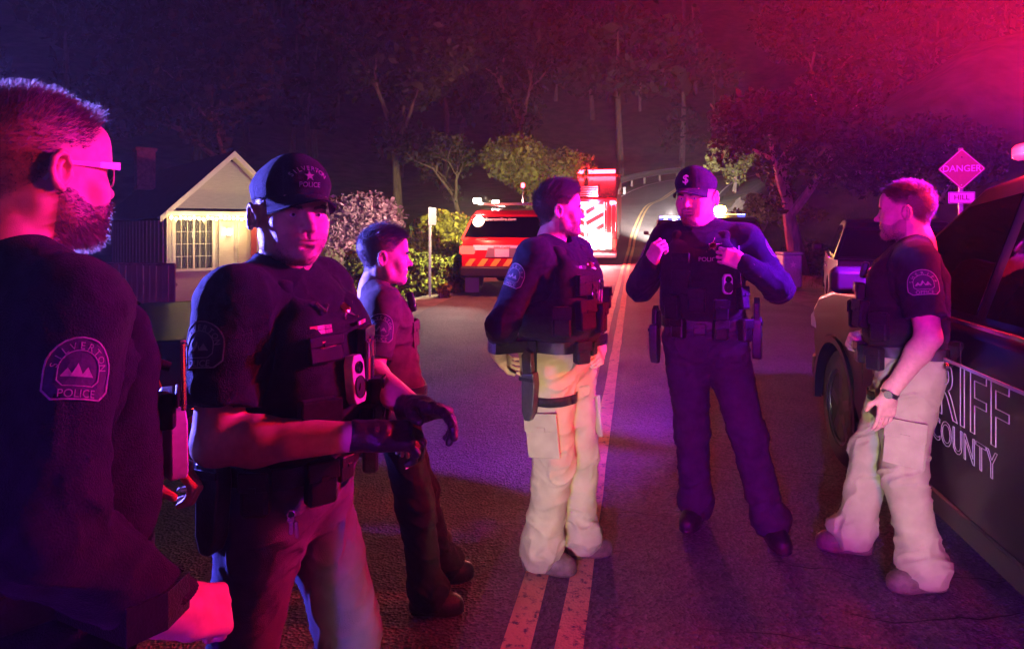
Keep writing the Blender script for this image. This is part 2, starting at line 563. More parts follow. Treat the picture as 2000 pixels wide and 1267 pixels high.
def sheet(name, m, xs, ys, zf, kind='structure'):
    X, Y = np.meshgrid(xs, ys)
    Z = zf(X, Y)
    V = np.stack([X.ravel(), Y.ravel(), Z.ravel()], 1)
    nx = len(xs); I = np.arange(len(V)).reshape(X.shape)
    Q = np.stack([I[:-1, :-1].ravel(), I[:-1, 1:].ravel(), I[1:, 1:].ravel(), I[1:, :-1].ravel()], 1)
    o = link(name, quads_mesh(name, V, Q, m)); tag(o, kind=kind)
    return o
def dens(a, b, near, far, c=0.0):
    """grid lines dense close to c"""
    out = [c]; s = near
    x = c
    while x < b: x += s; s = min(far, s*1.06); out.append(x)
    x = c; s = near
    while x > a: x -= s; s = min(far, s*1.06); out.insert(0, x)
    return np.array(out)

def ground_material():
    m = mat("ground_earth", (.1, .08, .05), rough=.95, var=.45, scale=.9, bump=.8, bscale=9)
    nt = m.node_tree; b = nt.nodes["Principled BSDF"]
    # patches of dry grass between the earth
    nz = nt.nodes.new("ShaderNodeTexNoise"); nz.inputs["Scale"].default_value = .35; nz.inputs["Detail"].default_value = 8
    cr = nt.nodes.new("ShaderNodeValToRGB"); cr.color_ramp.elements[0].position = .42; cr.color_ramp.elements[1].position = .58
    cr.color_ramp.elements[0].color = (.09, .075, .05, 1); cr.color_ramp.elements[1].color = (.06, .075, .03, 1)
    tc = [n for n in nt.nodes if n.type == 'TEX_COORD'][0]
    nt.links.new(tc.outputs["Object"], nz.inputs["Vector"]); nt.links.new(nz.outputs[0], cr.inputs[0])
    mx = [n for n in nt.nodes if n.type == 'MIX'][0]
    nt.links.new(cr.outputs[0], mx.inputs[6])
    return m
M_EARTH = ground_material()
sheet("ground", M_EARTH, dens(-330, 330, .5, 9), dens(-60, 420, .5, 9, 8), ground_z)

def asphalt_material():
    m = mat("asphalt", (.115, .11, .108), rough=.72, var=.22, scale=1.1, spec=.5)
    nt = m.node_tree; b = nt.nodes["Principled BSDF"]
    tc = [n for n in nt.nodes if n.type == 'TEX_COORD'][0]
    mx = [n for n in nt.nodes if n.type == 'MIX'][0]
    v = nt.nodes.new("ShaderNodeTexVoronoi"); v.inputs["Scale"].default_value = 75
    nt.links.new(tc.outputs["Object"], v.inputs["Vector"])
    hs = nt.nodes.new("ShaderNodeMix"); hs.data_type = 'RGBA'; hs.blend_type = 'MULTIPLY'; hs.inputs[0].default_value = .75
    cr = nt.nodes.new("ShaderNodeValToRGB"); cr.color_ramp.elements[0].color = (.3, .3, .3, 1); cr.color_ramp.elements[1].color = (1.6, 1.55, 1.5, 1)
    nt.links.new(v.outputs["Color"], cr.inputs[0])
    nt.links.new(mx.outputs[2], hs.inputs[6]); nt.links.new(cr.outputs[0], hs.inputs[7])
    nt.links.new(hs.outputs[2], b.inputs["Base Color"])
    n2 = nt.nodes.new("ShaderNodeTexNoise"); n2.inputs["Scale"].default_value = 14; n2.inputs["Detail"].default_value = 8
    nt.links.new(tc.outputs["Object"], n2.inputs["Vector"])
    ad = nt.nodes.new("ShaderNodeMath"); ad.operation = 'MULTIPLY_ADD'; ad.inputs[1].default_value = 1.6
    nt.links.new(n2.outputs[0], ad.inputs[0]); nt.links.new(v.outputs["Distance"], ad.inputs[2])
    bp = nt.nodes.new("ShaderNodeBump"); bp.inputs["Strength"].default_value = .9; bp.inputs["Distance"].default_value = .012
    nt.links.new(ad.outputs[0], bp.inputs["Height"]); nt.links.new(bp.outputs[0], b.inputs["Normal"])
    return m
M_ASPH = asphalt_material()

def ribbon(name, m, t0, t1, lift, i0=0, i1=None, parent=None, wob=0.0, kind=None, nt_=2, crown=0.0):
    """a strip that follows the road between two offsets from the centre line"""
    i1 = i1 or len(LINE)
    V = []; Q = []; n = 0
    rng = np.random.default_rng(abs(hash(name)) % 1000 if False else len(name)*7+int(abs(t0)*100))
    fine = []
    for i in range(i0, i1-1):
        k = max(1, int(np.linalg.norm(LINE[i+1]-LINE[i])/(.35 if LINE[i, 1] < 12 and LINE[i, 1] > -3 else 1.5)))
        for j in range(k): fine.append((i, j/k))
    fine.append((i1-1, 0))
    for i, f in fine:
        i2 = min(i+1, len(LINE)-1)
        p = LINE[i]*(1-f)+LINE[i2]*f; r = RIGHT[i]*(1-f)+RIGHT[i2]*f
        for k in range(nt_):
            t = t0+(t1-t0)*k/(nt_-1)
            if wob and k in (0, nt_-1): t += rng.uniform(-wob, wob)
            V.append((p[0]+r[0]*t, p[1]+r[1]*t, p[2]+lift-crown*abs(t)))
    for i in range(len(fine)-1):
        for k in range(nt_-1):
            a = i*nt_+k; Q.append((a, a+1, a+nt_+1, a+nt_))
    o = link(name, quads_mesh(name, V, Q, m), parent)
    if kind: tag(o, kind=kind)
    return o
road = ribbon("road", M_ASPH, -3.45, 3.55, .004, nt_=9, wob=.08, kind='structure')
def paint_material(name, c):
    m = mat(name, c, rough=.65, var=.18, scale=3)
    nt = m.node_tree; b = nt.nodes["Principled BSDF"]
    mx = [n for n in nt.nodes if n.type == 'MIX'][0]; tc = [n for n in nt.nodes if n.type == 'TEX_COORD'][0]
    nz = nt.nodes.new("ShaderNodeTexNoise"); nz.inputs["Scale"].default_value = 28; nz.inputs["Detail"].default_value = 9; nz.inputs["Roughness"].default_value = .7
    nt.links.new(tc.outputs["Object"], nz.inputs["Vector"])
    cr = nt.nodes.new("ShaderNodeValToRGB"); cr.color_ramp.elements[0].position = .36; cr.color_ramp.elements[1].position = .47
    nt.links.new(nz.outputs[0], cr.inputs[0])
    m2 = nt.nodes.new("ShaderNodeMix"); m2.data_type = 'RGBA'; m2.inputs[6].default_value = (.09, .085, .08, 1)
    nt.links.new(cr.outputs[0], m2.inputs[0]); nt.links.new(mx.outputs[2], m2.inputs[7]); nt.links.new(m2.outputs[2], b.inputs["Base Color"])
    n2 = nt.nodes.new("ShaderNodeTexVoronoi"); n2.inputs["Scale"].default_value = 75; nt.links.new(tc.outputs["Object"], n2.inputs["Vector"])
    bp = nt.nodes.new("ShaderNodeBump"); bp.inputs["Strength"].default_value = .6; bp.inputs["Distance"].default_value = .008
    nt.links.new(n2.outputs["Distance"], bp.inputs["Height"]); nt.links.new(bp.outputs[0], b.inputs["Normal"])
    return m
M_YELLOW = paint_material("road_paint_yellow", (.6, .44, .18))
M_WHITEP = paint_material("road_paint_white", (.7, .7, .66))
ribbon("yellow_line", M_YELLOW, -.15, -.045, .009, parent=road, wob=.006)
ribbon("yellow_line", M_YELLOW, .045, .15, .009, parent=road, wob=.006)
ribbon("edge_line", M_WHITEP, -3.12, -3.0, .009, 72, parent=road, wob=.006)
ribbon("edge_line", M_WHITEP, 3.1, 3.22, .009, 72, parent=road, wob=.006)
# cracks in the asphalt: thin dark crooked strips across the lane
M_TAR = mat("crack_tar", (.018, .017, .017), rough=.6, var=.3)
rr = random.Random(9)
def road_pt(s, t, lift=.0075):
    """point s metres along y (near part of the road, straight) and t across"""
    y = s; x = -.337+.185*y
    return Vector((x+.983*t, y-.182*t, lift))
for k in range(16):
    s = rr.choice((2.5, 3.1, 3.7, 4.4, 5.3, 6.4, 7.8))+rr.uniform(-.25, .25); t0 = rr.uniform(-1.6, 2.2); L = rr.uniform(.3, 1.4)
    mb = MB(); V = []; F = []; n = 14; dr = rr.uniform(-.3, .3)
    for i in range(n+1):
        u = i/n; w = .0035*math.sin(math.pi*u)**.5*rr.uniform(.4, 1.4)+.0008
        s += rr.uniform(-.03, .03)+dr*L/n*.3
        V += [road_pt(s-w, t0+L*u), road_pt(s+w, t0+L*u)]
    for i in range(n): F.append((2*i, 2*i+2, 2*i+3, 2*i+1))
    mb.add(V, F); mb.build("crack", M_TAR, road, fix=False)

# pale gravel shoulder and driveway mouth on the left
M_GRAVEL = mat("gravel_shoulder", (.2, .175, .15), rough=.95, var=.3, scale=3, bump=1.0, bscale=60)
def shoulder(name, tab, m, side):
    V = []; Q = []
    n = 10
    for (y, t0, t1) in tab:
        cx = float(np.interp(y, LINE[:, 1], LINE[:, 0])); i = int(np.argmin(abs(LINE[:, 1]-y)))
        for k in range(n):
            t = t0+(t1-t0)*k/(n-1)
            x_, y_ = cx+RIGHT[i, 0]*t, y+RIGHT[i, 1]*t
            V.append((x_, y_, max(gz(x_, y_)+.012, -.01 if abs(t) < 4.2 else -9)))
    for j in range(len(tab)-1):
        for k in range(n-1):
            a = j*n+k; Q.append((a, a+1, a+n+1, a+n) if side > 0 else (a, a+n, a+n+1, a+1))
    V = np.array(V)
    o = link(name, quads_mesh(name, V, Q, m)); tag(o, kind='structure'); return o
ys = np.arange(-6, 40, .6)
w1 = [1.0+.35*math.sin(y*.7)+.25*math.sin(y*1.9+1) + (1.6 if 5 < y < 12.5 else 0)*math.sin(math.pi*(min(max(y, 5), 12.5)-5)/7.5) for y in ys]
shoulder("gravel_verge", [(y, -3.38, -3.42-w) for y, w in zip(ys, w1)], M_GRAVEL, -1)
shoulder("gravel_verge", [(y, 3.45, 4.5+.6*math.sin(y*.6)+(1.2 if y > 5 else 0)) for y in ys], M_GRAVEL, 1)

# ------------------------------------------------------------------ plants
def leaf_mat(name, c, var=.5, rough=.6):
    m = mat(name, c, rough=rough, var=var, scale=4, spec=.15)
    nt = m.node_tree; b = nt.nodes["Principled BSDF"]
    gi = nt.nodes.new("ShaderNodeNewGeometry"); mx = [n for n in nt.nodes if n.type == 'MIX'][0]
    hs = nt.nodes.new("ShaderNodeHueSaturation"); mr = nt.nodes.new("ShaderNodeMapRange")
    mr.inputs["To Min"].default_value = .55; mr.inputs["To Max"].default_value = 1.45
    nt.links.new(gi.outputs["Random Per Island"], mr.inputs[0]); nt.links.new(mr.outputs[0], hs.inputs["Value"])
    nt.links.new(mx.outputs[2], hs.inputs["Color"]); nt.links.new(hs.outputs[0], b.inputs["Base Color"])
    return m
M_LEAF = leaf_mat("leaf_green", (.07, .1, .03))
M_LEAFY = leaf_mat("leaf_yellow_green", (.15, .14, .02))
M_LEAFD = leaf_mat("leaf_dark", (.022, .03, .014))
M_LEAFP = leaf_mat("leaf_pink_blossom", (.42, .22, .32))
M_LEAFH = leaf_mat("hedge_leaf", (.12, .15, .02))
M_LEAFO = leaf_mat("leaf_olive", (.11, .115, .035))
M_BARK = mat("bark", (.13, .1, .08), rough=.95, var=.4, scale=9, bump=1.0, bscale=22, streak=(1, 1, .25))
M_BARKP = mat("bark_pale", (.24, .21, .18), rough=.95, var=.4, scale=9, bump=1.0, bscale=22, streak=(1, 1, .25))

def leaves(centers, radii, n, size, seed=0, flat=.5):
    rng = np.random.default_rng(seed)
    centers = np.array(centers, float); radii = np.array(radii, float)
    if radii.ndim == 1: radii = np.tile(radii[:, None], (1, 3))
    vol = radii.prod(1); pick = rng.choice(len(centers), n, p=vol/vol.sum())
    d = rng.normal(0, 1, (n, 3)); d /= np.linalg.norm(d, axis=1, keepdims=True)
    rad = rng.uniform(0, 1, n)**.45
    P = centers[pick]+d*radii[pick]*rad[:, None]
    a = rng.normal(0, 1, (n, 3)); a /= np.linalg.norm(a, axis=1, keepdims=True)
    b = np.cross(a, rng.normal(0, 1, (n, 3))); b /= np.linalg.norm(b, axis=1, keepdims=True)
    s = (size*np.clip(rng.lognormal(-.05, .42, n), .35, 2.4))[:, None]
    nrm = np.cross(a, b)
    V = np.stack([P-a*s, P+b*s*flat+nrm*s*.15, P+a*s, P-b*s*flat+nrm*s*.15], 1).reshape(-1, 3)
    Q = np.arange(4*n).reshape(n, 4)
    return V, Q

def branches(base, h, r, seed, forks=3, levels=3, spread=.6, lean=(0, 0), first=.35):
    """tapered trunk with forking limbs; returns MB and the tips"""
    rr = random.Random(seed); mb = MB(); tips = []
    def grow(p, d, L, r0, lev):
        n = 5; P = [Vector(p)]; dd = Vector(d)
        for i in range(n):
            dd = (dd+Vector((rr.uniform(-1, 1), rr.uniform(-1, 1), rr.uniform(-.3, .6)))*.13).normalized()
            P.append(P[-1]+dd*L/n)
        mb.tube(P, [r0*(1-.45*i/n) for i in range(n+1)], 8 if lev < 2 else 5)
        if lev >= levels: tips.append(P[-1]); tips.append(P[-3]); return
        for k in range(forks):
            a = 2*math.pi*(k+rr.random()*.6)/forks; sp_ = spread*rr.uniform(.6, 1.3)
            o = dd.orthogonal().normalized(); o2 = dd.cross(o)
            nd = (dd+(o*math.cos(a)+o2*math.sin(a))*sp_*1.2+Vector((0, 0, .15))).normalized()
            grow(P[-1]-dd*L*.04 if k < 2 else P[-2], nd, L*rr.uniform(.6, .8), r0*.55*rr.uniform(.85, 1.1), lev+1)
        tips.append(P[-1])
    grow(base, Vector((lean[0], lean[1], 1)).normalized(), h*first, r, 0)
    return mb, tips

def tree(label, x, y, h, r, seed, leafm, barkm, n=6000, leaf=.09, clump=.55, group=None, name="tree", forks=3, levels=3, spread=.6, lean=(0, 0), first=.35, cat="tree", z=None, sparse=1.0):
    z = gz(x, y)-.05 if z is None else z
    e = empty(name, (x, y, z)); tag(e, label, cat, group)
    mb, tips = branches((0, 0, 0), h, r, seed, forks, levels, spread, lean, first)
    mb.build("trunk", barkm, e, smooth=True, fix=False)
    rng = random.Random(seed+1)
    C = [tuple(t+Vector((rng.uniform(-.2, .2), rng.uniform(-.2, .2), rng.uniform(-.1, .3)))*clump) for t in tips]
    Rr = [clump*rng.uniform(.6, 1.2) for _ in C]
    V, Q = leaves(C, Rr, n, leaf, seed)
    link("crown", quads_mesh("crown", V, Q, leafm, smooth=False), e)
    return e

def bush(label, x, y, rx, ry, rz_, seed, leafm, n=5000, leaf=.06, name="bush", cat="bush", group=None, lumps=22, z=None, flatbox=False):
    z = gz(x, y) if z is None else z
    e = empty(name, (x, y, z)); tag(e, label, cat, group)
    rng = np.random.default_rng(seed); C = []; Rr = []
    for k in range(lumps):
        d = rng.normal(0, 1, 3); d /= np.linalg.norm(d); d[2] = abs(d[2])*.9
        if flatbox: d = np.array([rng.uniform(-1, 1), rng.uniform(-1, 1), rng.uniform(.15, .85)])
        f = rng.uniform(.45, .85) if not flatbox else 1
        C.append((d[0]*rx*f, d[1]*ry*f, d[2]*rz_*f if not flatbox else d[2]*rz_)); Rr.append(min(rx, ry, rz_)*rng.uniform(.28, .5))
    V, Q = leaves(C, Rr, n, leaf, seed+3, flat=.6)
    link("foliage", quads_mesh("foliage", V, Q, leafm, smooth=False), e)
    mb = MB()
    for k in range(min(12, lumps)):
        c = C[k]; mb.tube([(c[0]*.15, c[1]*.15, -.05), (c[0]*.5, c[1]*.5, c[2]*.5), c], [.03, .02, .008], 5)
    mb.build("stems", M_BARK, e, smooth=True, fix=False)
    return e

# wooded hillside: reads as one dark mass
rng = np.random.default_rng(5)
CC = []; RR = []; TM = MB(); cnt = 0
while cnt < 230:
    a = rng.uniform(-52, 52); d = rng.uniform(58, 230)
    x, y = d*math.sin(R(a)), d*math.cos(R(a))
    t_, _, _ = road_coords(np.array([x]), np.array([y]))
    if abs(t_[0]) < 9: continue
    z = gz(x, y); h = rng.uniform(9, 19); cnt += 1
    TM.tube([(x, y, z-.3), (x+rng.uniform(-.5, .5), y, z+h*.5), (x+rng.uniform(-.8, .8), y, z+h*.85)], [.35, .25, .08], 6)
    con = rng.random() < .5
    for k in range(9):
        f = k/8
        if con: CC.append((x, y, z+h*(.25+.72*f))); RR.append((h*.2*(1.05-f), h*.2*(1.05-f), h*.09))
        else:
            CC.append((x+rng.normal(0, h*.14), y+rng.normal(0, h*.14), z+h*(.5+.45*rng.random()))); RR.append((h*.17, h*.17, h*.13))
V, Q = leaves(CC, RR, 150000, .42, 8)
fo = link("wooded_hillside", quads_mesh("wooded_hillside", V, Q, M_LEAFD, smooth=False)); tag(fo, "dark mass of trees covering the hillside behind the road", "woods", kind='stuff')
o = TM.build("trunks", M_BARK, fo, smooth=True, fix=False); tag(o, kind='stuff')
# ------------------------------------------------------------------ buildings and street furniture
M_SIDING = mat("pale_siding", (.5, .47, .4), rough=.75, var=.08, scale=5, bump=.15, bscale=40, streak=(1, 1, 6))
M_TRIM = mat("white_trim", (.68, .65, .6), rough=.6, var=.06, scale=8)
M_ROOF = mat("roof_shingle", (.035, .032, .035), rough=.95, var=.4, scale=6, bump=.6, bscale=30)
M_BRICK = mat("chimney_masonry", (.2, .13, .11), rough=.95, var=.35, scale=12, bump=.5, bscale=20)
M_CURTAIN = mat("net_curtain", (.55, .5, .45), rough=.9, var=.2, scale=6, streak=(8, 8, .3))
M_GLASS = mat("window_glass", (.9, .95, 1), rough=.03, trans=.9, var=0)
M_WOOD = mat("weathered_board", (.2, .16, .13), rough=.9, var=.3, scale=10, bump=.5, bscale=30, streak=(1, 1, .15))
M_BULB = mat("warm_bulb", (1, .8, .4), emit=(1, .66, .2), estr=45, var=0)
M_LAMPW = mat("porch_lamp_glass", (1, .8, .5), emit=(1, .74, .36), estr=14, var=0)
M_LAMPG = mat("garage_lamp_glass", (1, .9, .5), emit=(1, .86, .3), estr=22, var=0)
M_STEEL = mat("galvanised_steel", (.42, .42, .42), rough=.45, metal=.9, var=.2, scale=14)
M_SIGNBACK = mat("sign_sheet", (.1, .09, .12), rough=.4, metal=.6, var=.1)
M_DOORRED = mat("door_red", (.3, .05, .05), rough=.5, var=.1)

def lamp_point(name, loc, power, c, size=.06, parent=None):
    l = bpy.data.lights.new(name, 'POINT'); l.energy = power; l.color = c; l.shadow_soft_size = size
    o = bpy.data.objects.new(name, l); o.location = loc
    if parent: o.parent = parent
    col.objects.link(o); return o
def lamp_spot(name, loc, to, power, c, ang, blend=.5, size=.08, parent=None):
    l = bpy.data.lights.new(name, 'SPOT'); l.energy = power; l.color = c; l.spot_size = R(ang); l.spot_blend = blend; l.shadow_soft_size = size
    o = bpy.data.objects.new(name, l); o.location = loc
    o.rotation_euler = (Vector(to)-Vector(loc)).to_track_quat('-Z', 'Y').to_euler()
    if parent: o.parent = parent
    col.objects.link(o); return o

# --- cottage; local frame: facade along x, -y towards the street, z up
W, ZE, ZA, DEP = 3.3, 2.5, 4.1, 8.0
hb = -.6
house = empty("cottage", (-9.35, 18.0, hb), R(40))
tag(house, "pale gabled cottage with lit paned window behind the wooden fence", "house")
OV = .28
mb = MB()   # walls with an opening left for the window
wx0, wx1, wz0, wz1 = .22, 1.18, .95, 2.32
T_ = .12
for (a, b, c_, d_) in ((0, wx0, 0, ZE), (wx1, W, 0, ZE), (wx0, wx1, 0, wz0), (wx0, wx1, wz1, ZE)):
    mb.box(((a+b)/2, T_/2, (c_+d_)/2), (b-a, T_, d_-c_))
mb.box((T_/2, DEP/2+T_/2, ZE/2), (T_, DEP-T_, ZE)); mb.box((W-T_/2, DEP/2+T_/2, ZE/2), (T_, DEP-T_, ZE)); mb.box((W/2, DEP, ZE/2), (W-2*T_, T_, ZE))
mb.build("wall", M_SIDING, house)
nb = 13
for k in range(nb):      # gable boards, each one its own plank
    z0 = ZE+.12+(ZA-ZE-.25)*k/nb; z1 = z0+(ZA-ZE-.25)/nb*1.08
    hw0 = (ZA-z0)/(ZA-ZE)*W/2; hw1 = max(.02, (ZA-z1)/(ZA-ZE)*W/2)
    mb = MB(); mb.add([(W/2-hw0, -.005, z0), (W/2+hw0, -.005, z0), (W/2+hw1, .01, z1), (W/2-hw1, .01, z1), (W/2-hw0, .05, z0), (W/2+hw0, .05, z0), (W/2+hw1, .05, z1), (W/2-hw1, .05, z1)],
                       [(0, 1, 2, 3), (7, 6, 5, 4), (0, 4, 5, 1), (1, 5, 6, 2), (2, 6, 7, 3), (3, 7, 4, 0)])
    mb.build("siding_board", M_SIDING, house)
for s in (-1, 1):        # roof slopes with overhang in front, barge boards
    mb = MB()
    e0 = (W/2+s*(W/2+.25), ZE-.22); ap = (W/2, ZA+.02)
    n = Vector((ap[1]-e0[1], 0, (e0[0]-ap[0]))).normalized()*.1*(1 if s > 0 else -1)
    if n.z < 0: n = -n
    P = [(e0[0], e0[1]), (ap[0], ap[1]), (ap[0]+n.x*0, ap[1]+.13), (e0[0]+n.x, e0[1]+n.z)]
    V = [(x, -OV-.14, z) for x, z in P]+[(x, DEP+.3, z) for x, z in P]
    mb.add(V, [(0, 1, 2, 3), (7, 6, 5, 4), (0, 4, 5, 1), (1, 5, 6, 2), (2, 6, 7, 3), (3, 7, 4, 0)])
    rf = mb.build("roof", M_ROOF, house)
    mb = MB(); V = [(e0[0], -OV-.2, e0[1]-.05), (ap[0], -OV-.2, ap[1]-.05), (ap[0], -OV-.2, ap[1]+.12), (e0[0], -OV-.2, e0[1]+.11)]
    mb.add(V+[(x, y+.05, z) for x, y, z in V], [(0, 1, 2, 3), (7, 6, 5, 4), (0, 4, 5, 1), (1, 5, 6, 2), (2, 6, 7, 3), (3, 7, 4, 0)])
    mb.build("barge_board", M_TRIM, house)
    mb = MB(); V = [(e0[0]*.94+ap[0]*.06, -OV-.13, e0[1]+.04), (ap[0], -OV-.13, ap[1]-.03), (ap[0], -.01, ap[1]-.03), (e0[0]*.94+ap[0]*.06, -.01, e0[1]+.04)]
    mb.add(V+[(x, y, z+.02) for x, y, z in V], [(0, 1, 2, 3), (7, 6, 5, 4), (0, 4, 5, 1), (1, 5, 6, 2), (2, 6, 7, 3), (3, 7, 4, 0)])
    mb.build("soffit", M_TRIM, house)
mb = MB(); mb.box((W/2, -.22, ZE+.04), (W+.2, .5, .05)); mb.build("pent_roof", M_ROOF, house)
mb = MB(); mb.box((W/2, -.47, ZE-.03), (W+.24, .05, .12)); mb.build("eave_board", M_TRIM, house)
mb = MB(); mb.box((.5, 5.2, ZA-.1), (.55, .5, 1.3)); mb.box((.5, 5.2, ZA+.58), (.65, .6, .1)); mb.build("chimney", M_BRICK, house)
# side wall boards and battens on the long wall
for k in range(16):
    mb = MB(); mb.box((-.015, .3+.5*k, ZE/2-.02), (.03, .045, ZE-.05)); mb.build("batten", M_TRIM, house)
for k in range(4):
    mb = MB(); mb.box((.03+.055*k, -.012, ZE/2), (.03, .024, ZE-.05)); mb.build("batten", M_TRIM, house)
# paned window
win = empty("window"); win.parent = house
for (c_, d_) in ((((wx0+wx1)/2, -.015, wz0-.03), (wx1-wx0+.16, .1, .07)), (((wx0+wx1)/2, -.01, wz1+.03), (wx1-wx0+.14, .06, .08)), ((wx0-.03, -.01, (wz0+wz1)/2), (.07, .06, wz1-wz0)), ((wx1+.03, -.01, (wz0+wz1)/2), (.07, .06, wz1-wz0)), (((wx0+wx1)/2, .03, (wz0+wz1)/2), (.05, .05, wz1-wz0))):
    mb = MB(); mb.box(c_, d_); mb.build("window_frame", M_TRIM, win)
nx, nz = 6, 4
pw, ph = (wx1-wx0)/nx, (wz1-wz0)/nz
for i in range(1, nx):
    if i == nx//2: continue
    mb = MB(); mb.box((wx0+pw*i, .035, (wz0+wz1)/2), (.018, .025, wz1-wz0)); mb.build("muntin", M_TRIM, win)
for j in range(1, nz):
    mb = MB(); mb.box(((wx0+wx1)/2, .037, wz0+ph*j), (wx1-wx0, .025, .018)); mb.build("muntin", M_TRIM, win)
for i in range(nx):
    for j in range(nz):
        mb = MB(); mb.box((wx0+pw*(i+.5), .05, wz0+ph*(j+.5)), (pw-.018, .006, ph-.018)); mb.build("pane", M_GLASS, win)
for s in (0, 1):
    V = []; F = []; n = 40
    for i in range(n+1):
        x = wx0+.02+(wx1-wx0-.04)*(.5*s+.5*i/n); y = .16+.02*math.sin(i*1.3)
        V += [(x, y, wz0+.02), (x, y, wz1-.02)]
    for i in range(n): F.append((2*i, 2*i+2, 2*i+3, 2*i+1))
    mb = MB(); mb.add(V, F); mb.build("curtain", M_CURTAIN, win, smooth=True, fix=False)
lamp_point("room_lamp", (W/2-.5, 1.6, 1.9), 14, (1, .72, .45), .15, house)
# door bay with lamp
for (x, w_, m_, nm) in ((1.55, .42, M_SIDING, "door_panel"), (2.0, .24, M_SIDING, "door_panel"), (2.32, .16, M_DOORRED, "door"), (2.75, .5, M_TRIM, "door")):
    mb = MB(); mb.box((x, -.03, 1.25), (w_, .05, 2.0), b=.008); mb.build(nm, m_, house)
pl = MB(); pl.box((1.6, -.08, 1.98), (.07, .06, .03)); pl.box((1.6, -.1, 2.08), (.12, .1, .03)); pl.box((1.6, -.12, 1.86), (.1, .1, .02)); lo = pl.build("porch_lamp", M_PLASTIC, house)
pl = MB(); pl.box((1.6, -.12, 1.965), (.085, .085, .19)); pl.build("lamp_glass", M_LAMPW, lo)
lamp_point("porch_light", (1.6, -.26, 1.95), 12, (1, .7, .35), .05, house)
# string of bulbs under the eave: a thing of its own
MHs = Matrix.Translation((-9.35, 18.0, hb)) @ rotz(R(40))
sl = empty("string_lights", (0, 0, 0)); tag(sl, "string of warm glowing bulbs under the cottage eave", "string lights")
P = [MHs @ Vector((-.05+3.4*i/60, -.53, ZE-.11-.03*abs(math.sin(i*math.pi/6)))) for i in range(61)]
mb = MB(); mb.tube(P, .006, 5); mb.build("wire", M_PLASTIC, sl, smooth=True)
bulb = MB(); bulb.lathe([(.004, .02), (.032, .0), (.038, -.022), (.026, -.055), (.004, -.068)], 10)
b0 = bulb.build("bulb", M_BULB, sl, smooth=True, loc=P[1])
rr = random.Random(3)
for i in range(3, 60, 2):
    c_ = b0.copy(); col.objects.link(c_); c_.parent = sl; c_.location = P[i]+Vector((0, 0, rr.uniform(-.02, .01)))
for i in (8, 22, 36, 50):
    lamp_point("bulb_light", P[i]+Vector((.12, -.14, -.1)), 7, (1, .62, .22), .05, sl)

# --- second building with two lamps, half hidden by the blossom tree
gb = gz(-7, 25)
ga = empty("garage", (-8.3, 24.2, -.5), R(20)); tag(ga, "low pale outbuilding with two wall lamps behind the blossom tree", "outbuilding")
mb = MB(); mb.box((1.3, 2, 1.15), (2.6, 4, 2.3)); mb.build("wall", M_SIDING, ga)
mb = MB(); V = [(-.2, -.35, 2.25), (2.8, -.35, 2.25), (2.8, 4.3, 2.25), (-.2, 4.3, 2.25), (-.2, 2, 3.2), (2.8, 2, 3.2)]
mb.add(V, [(0, 1, 5, 4), (2, 3, 4, 5), (0, 4, 3), (1, 2, 5), (0, 3, 2, 1)]); mb.build("roof", M_ROOF, ga)
mb = MB(); mb.box((.9, -.02, .8), (1.1, .05, 1.7)); mb.build("door", M_WOOD, ga)
for x in (1.75, 2.45):
    mb = MB(); mb.box((x, -.06, 1.98), (.09, .1, .12)); o = mb.build("wall_lamp", M_PLASTIC, ga); mb = MB(); mb.box((x, -.12, 1.93), (.11, .08, .1)); mb.build("lamp_glass", M_LAMPG, o)
    lamp_point("wall_light", (x, -.32, 1.9), 22, (1, .8, .3), .05, ga)

# --- wooden fence: each board and rail on its own
fe = empty("wooden_fence", (0, 0, 0)); tag(fe, "board fence in front of the cottage, left of the capped officer", "fence")
fm = MB(); fm.box((0, 0, .72), (.135, .022, 1.44)); b0 = None
rr = random.Random(5)
for k in range(20):
    x = -8.9+k*.142; y = 13.1-.05*k
    if b0 is None: b0 = fm.build("board", M_WOOD, fe, loc=(x, y, -.62)); o = b0
    else:
        o = b0.copy(); col.objects.link(o); o.parent = fe; o.location = (x, y+rr.uniform(-.006, .006), -.62+rr.uniform(-.015, .015))
    o.rotation_euler = (rr.uniform(-.01, .01), rr.uniform(-.008, .008), -.34+.0)
    o.rotation_euler[2] = math.atan2(-.05, .142)
for z in (.0, .66):
    mb = MB(); mb.tube([(-8.95, 13.16, -.2+z), (-6.15, 12.2, -.2+z)], .035, 4); mb.build("rail", M_WOOD, fe)
mb = MB(); mb.tube([(-8.95, 13.12, .83), (-6.15, 12.14, .83)], .03, 4); mb.build("cap_rail", M_WOOD, fe)

# --- hedge and plants along the left verge
bush("clipped hedge with bright yellow-green top beside the sign post", -2.75, 15.6, 1.95, .5, 1.15, 31, M_LEAFH, 17000, .045, name="hedge", cat="hedge", lumps=70, z=gz(-2.75, 15.6)-.05, flatbox=True)
bush("row of yellow-green shrubs in front of the outbuilding", -5.6, 17.4, 1.2, .5, .95, 37, M_LEAFH, 7000, .045, name="hedge", cat="hedge", lumps=36, flatbox=True)
bush("small ochre plant left of the thin sign post", -2.65, 14.5, .22, .2, .42, 41, M_LEAFY, 700, .035, name="shrub", cat="shrub", group="ochre plants at the verge", lumps=7)
bush("small ochre plant right beside the thin sign post", -1.55, 14.35, .26, .22, .45, 43, M_LEAFY, 800, .035, name="shrub", cat="shrub", group="ochre plants at the verge", lumps=7)
tree("low blossom tree with pinkish crown beside the outbuilding", -3.75, 17.6, 3.1, .11, 12, M_LEAFP, M_BARK, 9000, .055, .5, name="blossom_tree", forks=3, levels=3, spread=.85, first=.34)
